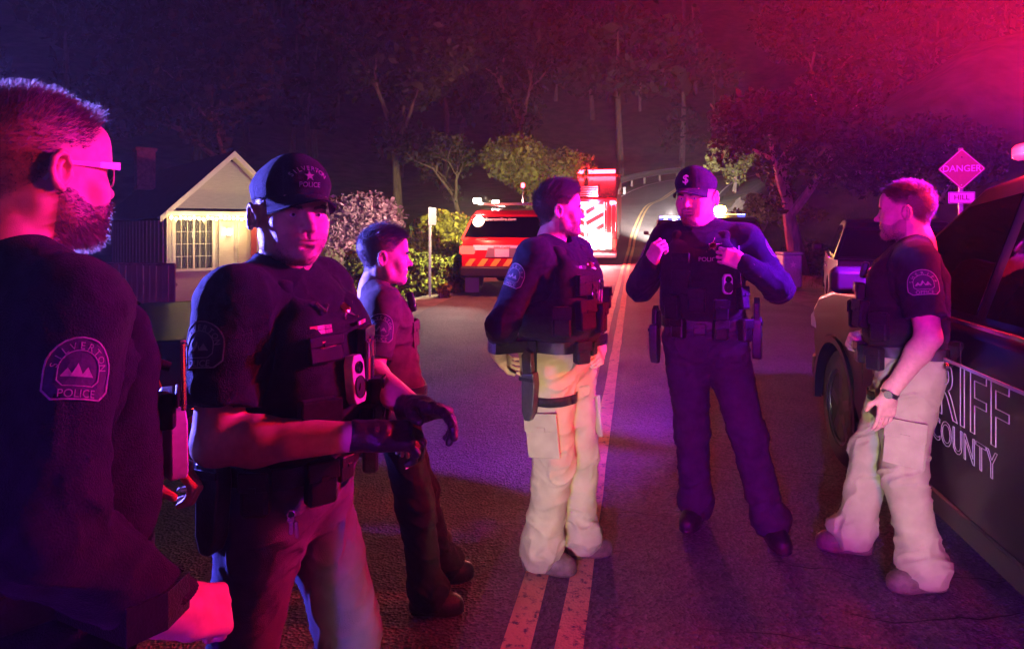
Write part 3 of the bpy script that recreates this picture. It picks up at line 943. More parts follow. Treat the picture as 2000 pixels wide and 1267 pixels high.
bush("large dense bush with yellowish leaves behind the red command vehicle", -1.0, 24.6, 2.7, 1.6, 2.9, 51, M_LEAFY, 22000, .075, lumps=46)
bush("broad green bush between the hedge and the large yellowish bush", -4.2, 27, 2.6, 1.6, 2.4, 57, M_LEAF, 12000, .08, lumps=36)
tree("leafy olive-green tree arching above the fire engine", .2, 35.0, 6.6, .2, 22, M_LEAFO, M_BARK, 24000, .11, 1.0, spread=.75, levels=3, first=.3, lean=(.25, 0))
tree("pale twisted tree with bare twigs left of the tall leafy tree", -2.6, 34.0, 7.2, .17, 25, M_LEAFD, M_BARK, 2200, .09, .6, spread=.7, levels=3, first=.36)
tree("tall dark tree rising behind the cottage roof", -13, 33, 14, .3, 28, M_LEAFD, M_BARK, 16000, .16, 1.5, spread=.55, levels=3)
tree("tall dark tree rising behind the outbuilding", -6.5, 38, 15, .3, 29, M_LEAFD, M_BARK, 16000, .17, 1.6, spread=.55, levels=3)
tree("tall dark tree behind the leafy olive-green tree", .5, 52, 17, .35, 30, M_LEAFD, M_BARK, 16000, .2, 1.9, spread=.55, levels=3)
bush("rounded yellow-green shrub left of the red command vehicle", -2.6, 20.2, 1.7, 1.1, 1.9, 81, M_LEAFY, 12000, .06, lumps=34)
# right of the road
tree("forked tree with violet-lit trunk beside the parked car", 9.1, 21.0, 6.2, .3, 61, M_LEAFD, M_BARKP, 20000, .075, .75, spread=.8, levels=3, first=.4, lean=(-.18, 0), forks=3)
tree("bushy pale-leaved tree beyond the capped deputy at the bend", 13.7, 41.0, 4.6, .16, 64, M_LEAFO, M_BARK, 12000, .1, .7, spread=.8, levels=3, first=.3)
tree("broad tree far right behind the danger sign", 17.5, 27.0, 6.5, .2, 67, M_LEAFD, M_BARKP, 12000, .1, .9, spread=.75, levels=3, first=.34)
tree("tall tree on the slope between the forked tree and the bend", 17.0, 38.0, 10.0, .28, 69, M_LEAFD, M_BARK, 18000, .14, 1.4, spread=.6, levels=3, first=.34)
bush("low bush at the foot of the forked tree", 9.9, 22.0, 1.6, .9, 1.2, 71, M_LEAF, 8000, .06, lumps=24)
bush("shrubby growth on the bank beyond the grey bin", 12.2, 31.0, 2.4, 1.3, 1.8, 73, M_LEAFO, 10000, .08, lumps=30)

# --- guard rail, pole, markers far up the road
gr = empty("guard_rail", (0, 0, 0)); tag(gr, "steel guard rail along the left edge where the road climbs", "guard rail")
idx = [i for i in range(len(LINE)) if 31 < LINE[i, 1] < 53]
V = []; F = []
prof = [(0, .3), (.05, .36), (0, .45), (.05, .54), (0, .6), (-.02, .6), (.03, .54), (-.02, .45), (.03, .36), (-.02, .3)]
for n_, i in enumerate(idx):
    b_ = LINE[i, :2]+RIGHT[i]*-4.1
    for a_, z_ in prof: V.append((b_[0]+RIGHT[i, 0]*a_, b_[1]+RIGHT[i, 1]*a_, LINE[i, 2]+z_*1.5))
k = len(prof)
for n_ in range(len(idx)-1):
    for j in range(k): F.append((n_*k+j, n_*k+(j+1) % k, (n_+1)*k+(j+1) % k, (n_+1)*k+j))
mb = MB(); mb.add(V, F); mb.build("rail", M_STEEL, gr, smooth=True)
for i in idx[::7]:
    b_ = LINE[i, :2]+RIGHT[i]*-4.2; mb = MB(); mb.box((b_[0], b_[1], LINE[i, 2]+.35), (.15, .15, .9)); mb.build("post", M_WOOD, gr)
up = empty("utility_pole", (17.3, 90, gz(17.3, 90))); tag(up, "bare wooden utility pole standing on the dark slope above the road", "pole")
mb = MB(); mb.tube([(0, 0, -.5), (0, 0, 13)], [.2, .13], 10); mb.build("pole", M_BARKP, up, smooth=True)
mb = MB(); mb.box((0, 0, 12.2), (2.2, .12, .14)); mb.build("crossarm", M_WOOD, up)
M_REFL = mat("white_reflector", (.8, .8, .78), rough=.3, var=.05)
for (px, py, yy, lb) in ((1098, 340, 40, "white marker post above the swept-haired deputy"), (1172, 352, 40, "white marker post above the fire engine roof")):
    x = (px-1000)/1300*yy; z = 1.55-(py-440)/1300*yy
    e = empty("marker_post", (x, yy, gz(x, yy))); tag(e, lb, "marker post")
    h_ = z-gz(x, yy)
    mb = MB(); mb.box((0, 0, h_/2), (.1, .06, h_+.3)); mb.build("post", M_TRIM, e); mb = MB(); mb.box((0, -.05, h_), (.2, .02, .75), b=.005); mb.build("reflector", M_REFL, e)

# --- thin sign post seen edge-on
sp_ = empty("sign_post", (-1.8, 14.6, gz(-1.8, 14.6))); tag(sp_, "thin post with a small sign seen from behind, in front of the hedge", "sign")
hz = 1.95-gz(-1.8, 14.6)
mb = MB(); mb.box((0, 0, hz/2), (.055, .05, hz)); mb.build("post", M_STEEL, sp_, bevel=.006)
mb = MB(); mb.box((.03, -.04, hz-.2), (.3, .008, .38)); o = mb.build("sign_plate", M_SIGNBACK, sp_); o.rotation_euler = (0, 0, R(62))

# --- danger sign
M_SIGNY = mat("sign_face_orange", (.5, .22, .13), rough=.45, var=.06, scale=30)
M_SIGNK = mat("sign_letter_pale", (.85, .82, .78), rough=.4, var=.03)
M_SIGNW = mat("sign_face_white", (.82, .8, .76), rough=.4, var=.05)
M_SIGNB = mat("sign_letter_red", (.3, .02, .02), rough=.5, var=.05)
yy = 8.6; xx = (1878-1000)/1300*yy
ds = empty("danger_sign", (xx, yy, gz(xx, yy))); tag(ds, "diamond DANGER sign with HILL plate below on one post", "road sign"); ds.rotation_euler = (0, 0, -math.atan2(xx, yy)*.5)
zc = 1.55+(440-330)/1300*yy-gz(xx, yy); zh = 1.55+(440-386)/1300*yy-gz(xx, yy)
mb = MB(); mb.box((0, .03, (zc+.2)/2), (.05, .04, zc+.35)); mb.build("post", M_STEEL, ds, bevel=.005)
a = .268
Mx = Matrix.Rotation(R(90), 4, 'X')
def rpoly(r, n=4, cr=.03, rot=0):
    P = []
    for k in range(n):
        th = rot+2*math.pi*k/n; c = Vector((math.cos(th), math.sin(th)))*(r-cr*1.4)
        for q_ in range(-2, 3): P.append((c.x+cr*math.cos(th+q_*R(22)), c.y+cr*math.sin(th+q_*R(22))))
    return P
mb = MB(); mb.prism(rpoly(a, cr=.02), .006, Matrix.Translation((0, 0, zc)) @ Mx); dp = mb.build("sign_face", M_SIGNY, ds)
Pp = rpoly(a-.012, cr=.018); Pi = rpoly(a-.022, cr=.016); V = [(x, 0, y) for x, y in Pp]+[(x, 0, y) for x, y in Pi]; n = len(Pp)
mb = MB(); mb.add([(x, -.0085, z+zc) for x, _, z in V], [(i, (i+1) % n, n+(i+1) % n, n+i) for i in range(n)]); mb.build("sign_border", M_SIGNK, dp)
lettering("sign_lettering", "DANGER", .118, M_SIGNK, dp, Matrix.Translation((0, -.008, zc+.002)) @ Mx, .001, sx=.92, bold=.012)
mb = MB(); mb.box((0, -.002, zh), (.3, .006, .15), b=.002); hp_ = mb.build("hill_plate", M_SIGNW, ds, bevel=.002)
for (c_, d_) in (((0, -.0065, zh+.064), (.28, .001, .006)), ((0, -.0065, zh-.064), (.28, .001, .006)), ((-.139, -.0065, zh), (.006, .001, .13)), ((.139, -.0065, zh), (.006, .001, .13))):
    mb = MB(); mb.box(c_, d_); mb.build("plate_border", M_SIGNB, hp_)
lettering("sign_lettering", "HILL", .09, M_SIGNB, hp_, Matrix.Translation((0, -.0065, zh)) @ Mx, .001, bold=.012)
for z_ in (.15, -.2):
    mb = MB(); mb.lathe([(.008, 0), (.008, .005), (.004, .006)], 10, Matrix.Translation((0, -.006, zc+z_)) @ Mx); mb.build("bolt", M_CHROME, dp)

# --- grey bin beside the tree
yy = 16.5; xx = (1541-1000)/1300*yy
bi = empty("wheeled_bin", (xx, yy, gz(xx, yy))); tag(bi, "pale grey wheeled bin with a star mark between the road and the forked tree", "bin")
M_BIN = mat("bin_plastic", (.4, .42, .42), rough=.5, var=.15)
mb = MB(); mb.box((0, 0, .46), (.46, .5, .8), b=.03); mb.build("bin_body", M_BIN, bi, bevel=.02)
mb = MB(); mb.box((0, 0, .89), (.5, .55, .07), b=.02); mb.build("lid", M_BIN, bi, bevel=.01)
mb = MB(); mb.prism(star(.09), .004, Matrix.Translation((0, -.253, .62)) @ Mx); mb.build("star_mark", M_TRIM, bi)
for s in (-1, 1):
    mb = MB(); mb.lathe([(.1, -.02), (.1, .02)], 14, Matrix.Translation((s*.22, .22, .1)) @ Matrix.Rotation(R(90), 4, 'Y')); mb.build("wheel", M_PLASTIC, bi)

# --- lamps of far houses on the hill
M_FAR = mat("distant_lamp_glass", (1, .9, .6), emit=(1, .8, .4), estr=20, var=0)
for k, (px, py, yy, lb) in enumerate(((1518, 254, 150, "top of three far hillside lamps above the forked tree"), (1512, 266, 150, "middle of three far hillside lamps above the forked tree"), (1521, 281, 150, "largest far hillside lamp above the forked tree"), (433, 184, 140, "far orange lamp high above the cottage, left of a pair"), (472, 193, 140, "far yellow lamp high above the cottage, right of a pair"), (305, 210, 140, "faint far lamp above the cottage chimney"))):
    x = (px-1000)/1300*yy; z = 1.55-(py-440)/1300*yy; g_ = gz(x, yy)
    e = empty("hillside_lamp", (x, yy, g_)); tag(e, lb, "lamp", "far lamps on the hillside")
    mb = MB(); mb.tube([(0, .5, -1.0), (0, .5, max(z-g_, .5))], [.1, .06], 6); mb.build("mast", M_STEEL, e)
    r_ = .42 if k == 2 else .2
    mb = MB(); mb.lathe([(.02, -r_), (r_*.7, -r_*.7), (r_, 0), (r_*.7, r_*.7), (.02, r_)], 10, Matrix.Translation((0, .2, z-g_))); mb.build("lamp_globe", M_FAR, e, smooth=True)

# --- grass and weeds on the verge: uncountable
rng = np.random.default_rng(3)
n = 26000
yv = rng.uniform(5, 34, n); cxv = np.interp(yv, LINE[:, 1], LINE[:, 0])
tv = np.where(rng.random(n) < .62, -rng.uniform(4.6, 9, n), rng.uniform(4.6, 11, n))
tv = np.where((tv < 0) & (yv < 12.5) & (yv > 5), tv-1.2, tv)
xv = cxv+.983*tv; yv = yv-.182*tv
zv = ground_z(xv, yv)
a = rng.uniform(0, 2*np.pi, n); h_ = rng.uniform(.05, .22, n); w_ = .006
d = np.stack([np.cos(a), np.sin(a), np.zeros(n)], 1); P = np.stack([xv, yv, zv-.01], 1)
tip = P+np.stack([rng.normal(0, .05, n), rng.normal(0, .05, n), h_], 1)
V = np.stack([P-d*w_, P+d*w_, tip], 1).reshape(-1, 3)
M_GRASS = leaf_mat("dry_grass", (.13, .12, .05))
o = link("grass", quads_mesh("grass", V, np.arange(3*n).reshape(n, 3), M_GRASS, smooth=False)); tag(o, "dry grass and weeds on both verges", "grass", kind='stuff')
# ------------------------------------------------------------------ people

def build_head(h, sp):
    """skull, face, ears and neck as one field in the head's own frame: +y to the nose, +z up, origin between the ears at eye height"""
    F = Field((-.115, -.15, -.235), (.115, .15, .15), h)
    fw = sp.get('fat', 1.0)
    F.ell((0, -.014, .036), (.0765, .1, .088), k=.0)
    F.ell((0, .006, .012), (.0735, .09, .075), k=.02)
    F.ell((0, .026, -.028), (.0605*fw, .064, .086), k=.03)                      # face
    F.rbox((0, .03, -.05), (.052*fw, .05, .05), .035, k=.03)
    for s in (-1, 1):
        F.cone((s*.056*fw, .0, -.045), (s*.052*fw, .012, -.075), .018, .017, k=.03)    # jaw angle
        F.cone((s*.05*fw, .014, -.078), (s*.014, .071, -.103), .019, .017, k=.028)    # jaw line
        F.ell((s*.046*fw, .058, -.026), (.023, .02, .018), k=.022)               # cheekbone
        F.ell((s*.034*fw, .068, -.056), (.024, .018, .026), k=.025)               # cheek
    F.ell((0, .078, -.1), (.02, .017, .016), k=.022)                          # chin
    F.cone((-.034, .079, .017), (.034, .079, .017), .0115, k=.02)             # brow
    F.ell((0, .07, .05), (.055, .026, .034), k=.03)                           # forehead
    for s in (-1, 1):
        F.ell((s*.033, .1, -.003), (.0185, .0145, .0125), k=.012, op='s')      # socket
        F.ell((s*.032, .0765, -.003), (.0145, .0145, .0135), k=.003)           # lids
        F.ell((s*.032, .0905, -.0045), (.0115, .0065, .0042), k=.002, op='s')  # eye opening
    # nose
    F.cone((0, .085, .012), (0, .107, -.03), .0072, .0105, k=.012)
    F.ell((0, .1125, -.0345), (.0112, .0115, .0105), k=.009)
    for s in (-1, 1):
        F.ell((s*.0125, .097, -.037), (.0075, .011, .0085), k=.006)
        F.ell((s*.0065, .103, -.0455), (.0036, .0062, .004), k=.002, op='s')
    # mouth
    F.ell((0, .08, -.064), (.03, .018, .022), k=.016)
    F.ell((0, .094, -.0615), (.0225, .0085, .0058), k=.006)
    F.ell((0, .0925, -.0725), (.0195, .009, .0065), k=.006)
    op = .0012+.004*sp.get('mouth', 0)
    F.ell((0, .103, -.0668), (.0225, .012, op), k=.003, op='s')
    F.ell((0, .097, -.0825), (.016, .009, .004), k=.008, op='s')
    F.ell((0, .1005, -.053), (.0028, .008, .008), k=.004, op='s')
    # ears
    for s in (-1, 1):
        c = np.array((s*.079, -.008, -.008))
        out = np.array((s*.9, -.42, 0)); out /= np.linalg.norm(out)
        rim = []
        for a, rr in ((200, .0), (150, .75), (115, .95), (80, 1.0), (40, 1.0), (0, .95), (-30, .9), (-60, .88), (-90, .9)):
            y, z = math.cos(R(a))*-.016*rr, math.sin(R(a))*.03*rr
            rim.append(c + np.array((s*.004, y-.004, z)) + out*(.006+.0045*(rr > .8)))
        F.chain(rim, [.0042]*3+[.0046]*4+[.0055, .0058], k=.004)
        F.ell(c+out*.003+np.array((0,-.003,.002)), (.0085, .0165, .028), k=.006)
        F.ell(c+out*.0125+np.array((0, .002, -.001)), (.006, .0085, .0155), k=.004, op='s')
        anti = [c+out*.0105+np.array((0, -.0075*math.cos(R(a))-.001, .0155*math.sin(R(a)))) for a in (75, 35, -10, -50)]
        F.chain(anti, [.003]*4, k=.004)
        F.ell(c+np.array((s*.003, .0105, -.004)), (.004, .0045, .006), k=.004)
    # neck
    nf = sp.get('neck', 1.0)
    F.cone((0, -.022, -.045), (0, -.04, -.135), .053*nf, .056*nf, k=.03)
    F.cone((0, -.04, -.135), (0, -.05, -.24), .058*nf, .075*nf, k=.03)
    F.ell((0, .016, -.14), (.013, .012, .016), k=.015)
    for s in (-1, 1):
        F.cone((s*.052, -.03, -.055), (s*.016, .01, -.2), .014, .012, k=.02)
    if sp.get('fat', 1) > 1.03:
        F.ell((0, .03, -.105), (.045, .045, .03), k=.03)
    V, Q = F.mesh()
    return V, Q

HAIRLINE = ([-.13, -.075, -.045, -.022, -.012, .01, .028, .045, .06, .075, .09, .12], [-.075, -.065, -.045, -.01, .012, .022, .02, .035, .055, .072, .08, .085])
def scalp(P, lift=0.0):
    z0 = np.interp(P[:, 1], *HAIRLINE)
    return (P[:, 2]-z0-lift)

def beard_mask(P, kind):
    x, y, z = np.abs(P[:, 0]), P[:, 1], P[:, 2]
    if kind == 'goatee':
        m = (y > .06) & (x < .034) & (z < -.046) & (z > -.125) & ~((x < .021) & (z > -.079) & (z < -.0555))
        return m & ((x < .029) | (z < -.05))
    top = np.interp(y, [-.01, .012, .03, .05, .07, .095, .12], [-.03, -.035, -.05, -.06, -.055, -.046, -.046])
    m = (y > -.012) & (z < top) & (z > -.135) & (y > -.045-.62*(z+.06))
    return m & ~((x < .021) & (z > -.079) & (z < -.0555) & (y > .08))

def head_object(person, M, sp, h):
    """builds the head with hair, brows, beard, eyes and headwear; returns skin verts in the person's frame"""
    V, Q = build_head(h, sp)
    N = vert_normals(V, Q)
    skin = np.array(sp['skin'])
    C = np.tile(skin, (len(V), 1)).astype(np.float32)
    x, y, z = np.abs(V[:, 0]), V[:, 1], V[:, 2]
    red = np.exp(-((x-.035)/.02)**2-((z+.035)/.02)**2)*(y > .03)*.5 + np.exp(-(x/.014)**2-((z+.036)/.012)**2)*(y > .09)*.5 + (x > .074)*.35
    C *= 1+red[:, None]*np.array([.1, -.18, -.15])
    lips = np.exp(-((z+.067)/.0075)**4-(x/.022)**4)*(y > .082)
    C = C*(1-lips[:, None]*.6)+lips[:, None]*.6*np.array([.33, .12, .1])*skin.max()*1.6
    hc = np.array(sp['hair'])
    if sp.get('style') != 'none':
        sm = np.clip(scalp(V, sp.get('lift', 0))/.02+.3, 0, 1)*(x < .079)
        C = C*(1-sm[:, None]*sp.get('scalp', .85))+sm[:, None]*sp.get('scalp', .85)*hc
    if sp.get('beard'):
        bm_ = beard_mask(V, sp['beard'])*(sp.get('stubble', .75))
        C = C*(1-bm_[:, None])+bm_[:, None]*np.array(sp.get('bcol', hc))
    rng = np.random.default_rng(sp.get('seed', 3))
    # hair
    hm = hair_mat(tuple(sp['hair']))
    st = sp.get('style')
    if st and st != 'none':
        s = scalp(V, sp.get('lift', 0))
        hat = sp.get('cap')
        ok = (s > 0) & (x < .0785)
        if hat: ok &= (z < .045)
        I = np.nonzero(ok)[0]
        n = sp.get('nhair', 6500)
        I = rng.choice(I, n)
        P = V[I]+rng.normal(0, h*.4, (n, 3)); Nn = N[I]
        top = np.clip((P[:, 2]-.045)/.05, 0, 1)
        if st == 'buzz':
            L = .006+.012*top; comb = np.array([0, .25, .1])+np.zeros((n, 3))
            front = np.clip((P[:, 1]-.05)/.03, 0, 1)*top
            L = L+front*.02; comb = comb+front[:, None]*np.array([0, .25, .6])
        elif st == 'fade':
            L = .004+.034*top**1.3; comb = np.stack([np.zeros(n), .9*top, -.25*(1-top)+.12*top], 1)
        elif st == 'swept':
            L = .012+.036*top; comb = np.stack([.25*np.sin(P[:, 1]*60), .75*top-.3*(1-top), -.5*(1-top)+.35*top], 1)
        else:
            L = .006+.02*top; comb = np.stack([np.zeros(n), .5*top, -.3*(1-top)], 1)
        sv, sq = strands(P, Nn*(.55 if st != 'buzz' else 1.0), comb, L, sp.get('hw', .0007), jitter=sp.get('jit', .22), curl=.22, seed=sp.get('seed', 3))
        me = quads_mesh("hair", xf(sv, M), sq, hm, smooth=False)
        link("hair", me, person)
    # brows
    I = np.nonzero((z > .008) & (z < .024) & (y > .055) & (x > .012) & (x < .05) & (np.abs(z-(.0165-.22*np.abs(x-.034))) < .0036))[0]
    for I in (I[V[I, 0] > 0], I[V[I, 0] < 0]):
        if not len(I): continue
        I = rng.choice(I, 420); P = V[I]+rng.normal(0, .0008, (420, 3))
        sg = np.sign(P[:, 0])
        sv, sq = strands(P, N[I]*.5, np.stack([sg*1.0, np.zeros(420), np.full(420, .1)], 1), .006, .0004, jitter=.2, seed=9)
        link("eyebrow", quads_mesh("eyebrow", xf(sv, M), sq, hm, smooth=False), person)
    if sp.get('beard'):
        bc = tuple(sp.get('bcol', sp['hair']))
        I = np.nonzero(beard_mask(V, sp['beard']))[0]
        n = sp.get('nbeard', 2500)
        I = rng.choice(I, n); P = V[I]+rng.normal(0, h*.4, (n, 3))
        bl = sp.get('blen', .012)
        comb = np.stack([np.zeros(n), np.full(n, .15), np.full(n, -.55)], 1)
        sv, sq = strands(P, N[I], comb, bl*(.7+.6*np.clip((-.06-P[:, 2])/.04, 0, 1)), .0006, jitter=.35, curl=.3, seed=5)
        link("beard", quads_mesh("beard", xf(sv, M), sq, hair_mat(bc), smooth=False), person)
    # eyes
    for s in (-1, 1):
        V2 = []; Q2 = []; Cc = []
        nu, nv = 20, 14
        r = .0128
        for j in range(nv+1):
            th = math.pi*j/nv
            for i in range(nu):
                a = 2*math.pi*i/nu
                rr = math.sin(th)
                V2.append((s*.032+r*rr*math.cos(a)+sp.get('gaze', 0)*0, .0765+r*math.cos(th), -.0035+r*rr*math.sin(a)))
                Cc.append((.01, .008, .007) if th < .17 else ((.09, .06, .04) if th < .44 else (.62, .58, .56)))
        for j in range(nv):
            for i in range(nu):
                Q2.append((j*nu+i, (j+1)*nu+i, (j+1)*nu+(i+1) % nu, j*nu+(i+1) % nu))
        V2 = np.array(V2)
        g = R(sp.get('gaze', 0)); c0 = np.array((s*.032, .0765, -.0035))
        d = V2-c0; V2 = c0+np.stack([d[:, 0]*math.cos(g)-d[:, 1]*math.sin(g), d[:, 0]*math.sin(g)+d[:, 1]*math.cos(g), d[:, 2]], 1)
        link("eye", quads_mesh("eye", xf(V2, M), Q2, M_EYE, True, np.array(Cc)), person)
    if sp.get('cap'): build_cap(person, M, sp)
    if sp.get('glasses'): build_glasses(person, M)
    return xf(V, M), Q, C

def build_cap(person, M, sp):
    cp = sp['cap']
    m = cp['mat']
    tilt = Matrix.Rotation(R(cp.get('tilt', -6)), 4, 'X')
    M2 = M @ Matrix.Translation((0, -.004, .047)) @ tilt
    rx, ry, rz = .087, .11, .096
    F = Field((-.1, -.13, -.02), (.1, .13, .13), .0028)
    F.ell((0, 0, 0), (rx, ry, rz))
    F.rbox((0, .002, .02), (rx-.0015, ry-.002, .05), .075, k=.02)
    F.ell((0, .04, .034), (.066, .062, .06), k=.03)
    F.cut((0, 0, -1), .012)
    def seams(P):
        a = np.arctan2(P[:, 0], P[:, 1]); u = np.abs(((a/(math.pi/3)) % 1.0)-.5)*math.pi/3*np.hypot(P[:, 0], P[:, 1])
        return np.exp(-(u/.0022)**2)*.0011
    F.ripple(seams, .008)
    V, Q = F.mesh()
    crown = link("cap", quads_mesh("cap", xf(V, M2), Q, m), person)
    tag(crown, cp['label'])
    tree = BVHTree.FromPolygons([tuple(v) for v in V], [tuple(q) for q in Q])
    # brim: thin curved plate
    nu, nv = 22, 7
    BV = []; BQ = []
    for lay in (0, 1):
        for j in range(nv):
            t = j/(nv-1)
            for i in range(nu):
                a = R(-66+132*i/(nu-1))
                ex = .066*max(0.0, math.cos(a*88/66))**.62
                r0x, r0y = rx-.002, ry-.002
                x = math.sin(a)*r0x*(1+.02*t); y = math.cos(a)*r0y+ex*t
                z = -.004-.02*t-.026*(x/.08)**2*(.35+.65*t) - .0032*lay
                BV.append((x, y, z))
    for lay in (0, 1):
        o = lay*nu*nv
        for j in range(nv-1):
            for i in range(nu-1):
                q = (o+j*nu+i, o+j*nu+i+1, o+(j+1)*nu+i+1, o+(j+1)*nu+i)
                BQ.append(q if lay == 1 else q[::-1])
    o = nu*nv
    for i in range(nu-1):
        j = (nv-1)*nu
        BQ.append((j+i, j+i+1, o+j+i+1, o+j+i))
    link("cap_brim", quads_mesh("cap_brim", xf(np.array(BV), M2), BQ, m), crown)
    mb = MB(); mb.lathe([(.001, .004), (.007, .003), (.008, 0), (.007, -.003)], 12, M2 @ Matrix.Translation((0, 0, rz+.001)))
    mb.build("cap_button", m, crown, smooth=True)
    def warp(v):
        # lettering space (x right as read, y up, z out) onto the front of the crown
        u, w, dz = v
        o = Vector((-u, .25, .05+w)); hit = tree.ray_cast(o, Vector((0, -1, -.12)))
        if hit[0] is None: return (-u, .1, .05+w)
        return tuple(hit[0]+hit[1]*(.0008+dz))
    if cp.get('emblem'):
        lettering("cap_emblem", cp['emblem'], .056, M_WHITE, crown, M2, .0012, warp=warp, bold=.01)
    if cp.get('lines'):
        V_, F_ = arc_letters(cp['lines'][0], .0165, .06, -42, 42, .0008)
        mb = MB(); mb.add([M2 @ Vector(warp((x*1.0, y-.06+.022, z))) for x, y, z in V_], F_)
        mb.build("cap_lettering", M_PATCH, crown, fix=False)
        lettering("cap_lettering", cp['lines'][1], .016, M_PATCH, crown, M2, .0008, warp=lambda v: warp((v[0], v[1]-.018, v[2])))
        mb = MB(); mb.prism(star(.0125), .0016)
        mb.v = [tuple(M2 @ Vector(warp((v[0], v[1]+.003, v[2])))) for v in mb.v]
        mb.build("cap_star", M_PATCH, crown, fix=False)

def build_glasses(person, M):
    e = empty("spectacles"); e.parent = person
    yf, zc = .101, -.004
    for s in (-1, 1):
        pts = []
        for k in range(25):
            a = 2*math.pi*k/24
            ca, sa = math.cos(a), math.sin(a)
            px = s*.0335+.0255*math.copysign(abs(ca)**.8, ca); pz = zc+.0195*math.copysign(abs(sa)**.8, sa)
            pts.append((px, yf-.0035*((px)/.05)**2*3, pz))
        ring = MB(); ring.tube(pts, .0013, 6, M, cap=False); ring.build("lens_rim", M_FRAME, e, smooth=True)
        lens = MB(); n = 24
        lens.add([(p[0], p[1]-.0008, p[2]) for p in pts[:24]]+[(p[0], p[1]+.0008, p[2]) for p in pts[:24]], [tuple(range(24)), tuple(range(24, 48))[::-1]]+[(i, (i+1) % 24, 24+(i+1) % 24, 24+i) for i in range(24)], M)
        lens.build("lens", M_LENS, e)
        tm = MB()
        P = [(s*.0615, yf-.008, zc+.014), (s*.0745, yf-.015, zc+.0135), (s*.079, .05, zc+.0125), (s*.081, 0, zc+.012), (s*.0795, -.016, zc+.006), (s*.076, -.034, zc-.018)]
        for a, b, w0, w1 in zip(P[:-1], P[1:], (.0068, .0062, .0048, .0036, .003), (.0062, .0048, .0036, .003, .0026)):
            a, b = Vector(a), Vector(b); d = (b-a).normalized(); up = Vector((0, 0, 1)); up = (up-d*up.dot(d)).normalized(); sd = d.cross(up)
            V = [a+up*w0*sg+sd*.0014*sh for sg in (-1, 1) for sh in (-1, 1)]+[b+up*w1*sg+sd*.0014*sh for sg in (-1, 1) for sh in (-1, 1)]
            tm.add(V, [(0, 1, 3, 2), (4, 6, 7, 5), (0, 4, 5, 1), (2, 3, 7, 6), (0, 2, 6, 4), (1, 5, 7, 3)], M)
        tm.build("temple", M_FRAME, e)
        bb = MB(); bb.tube([(s*.009, yf+.001, zc+.0165), (s*.03, yf, zc+.021), (s*.055, yf-.005, zc+.0175), (s*.063, yf-.009, zc+.014)], [.003, .0037, .0036, .003], 6, M)
        bb.build("brow_bar", M_FRAME, e, smooth=True)
    br = MB(); br.tube([(-.009, yf+.001, zc+.0155), (0, yf+.004, zc+.0135), (.009, yf+.001, zc+.0155)], .0018, 6, M); br.build("bridge", M_FRAME, e, smooth=True)

def add_hand(F, w, d, n, side, curl=(20, 25, 15), thumb=20, spread=4.0, q=1.0, pad=0.0):
    """palm, four fingers of different length with three bends each, and a thumb from the side of the palm"""
    w = Vector(w); d = Vector(d).normalized(); n = Vector(n); n = (n-d*n.dot(d)).normalized()
    l = d.cross(n)*side          # towards the thumb (side = +1: right hand)
    Mx = Matrix((l, d, n)).transposed()
    rot = np.array([[Mx[i][j] for j in range(3)] for i in range(3)])
    c = w+d*.052*q
    F.rbox(c, (.040*q+pad, .046*q+pad, .0135*q+pad), .0125*q, k=.012, rot=rot)
    F.cone(w-d*.03*q, w+d*.025*q, .027*q+pad, .026*q+pad, k=.02)
    F.ell(w+d*.035*q+l*.026*q+n*.008*q, (.018*q, .02*q, .018*q), k=.015)
    for i, (off, ln, r) in enumerate(((.029, .96, .0088), (.0095, 1.06, .009), (-.0105, 1.0, .0086), (-.029, .8, .0076))):
        p = w+d*(.092-.004*abs(i-1))*q+l*off*q
        a = R(spread*(1.2-i))
        base = d*math.cos(a)+l*math.sin(a)
        ang = 0.0
        rad = [r*q+pad, r*.95*q+pad, r*.88*q+pad, r*.72*q+pad]
        pts = [p-base*.012]
        pts.append(p); 
        cu = curl[i] if hasattr(curl[0], '__len__') else curl
        for sgl, cc in zip((.044, .027, .021), cu):
            ang += R(cc+(3*i))
            dd = base*math.cos(ang)+n*math.sin(ang)
            pts.append(pts[-1]+dd*sgl*ln*q)
        F.chain(pts, [rad[0]]+rad, k=.004)
    b = w+d*.028*q+l*.03*q+n*.006*q
    t1 = (d*.62+l*(.72-.012*thumb)+n*(.25+.012*thumb)).normalized()
    t2 = (d*.85+l*(.3-.02*thumb)+n*(.3+.012*thumb)).normalized()
    F.chain([b, b+t1*.045*q, b+t1*.045*q+t2*.033*q], [.0125*q+pad, .0105*q+pad, .0085*q+pad], k=.008)

DEF = dict(pelvis=(0, 0, .95), chest=(0, .0, 1.33), neck=(0, -.02, 1.5), head=(0, .012, 1.672),
           hipR=(.092, 0, .93), hipL=(-.092, 0, .93), kneeR=(.115, .03, .5), kneeL=(-.115, .03, .5), ankR=(.125, -.03, .09), ankL=(-.125, -.03, .09),
           shR=(.195, -.015, 1.455), shL=(-.195, -.015, 1.455), elR=(.265, -.06, 1.165), elL=(-.265, -.06, 1.165), wrR=(.265, .06, .935), wrL=(-.265, .06, .935),
           footR=10, footL=10)

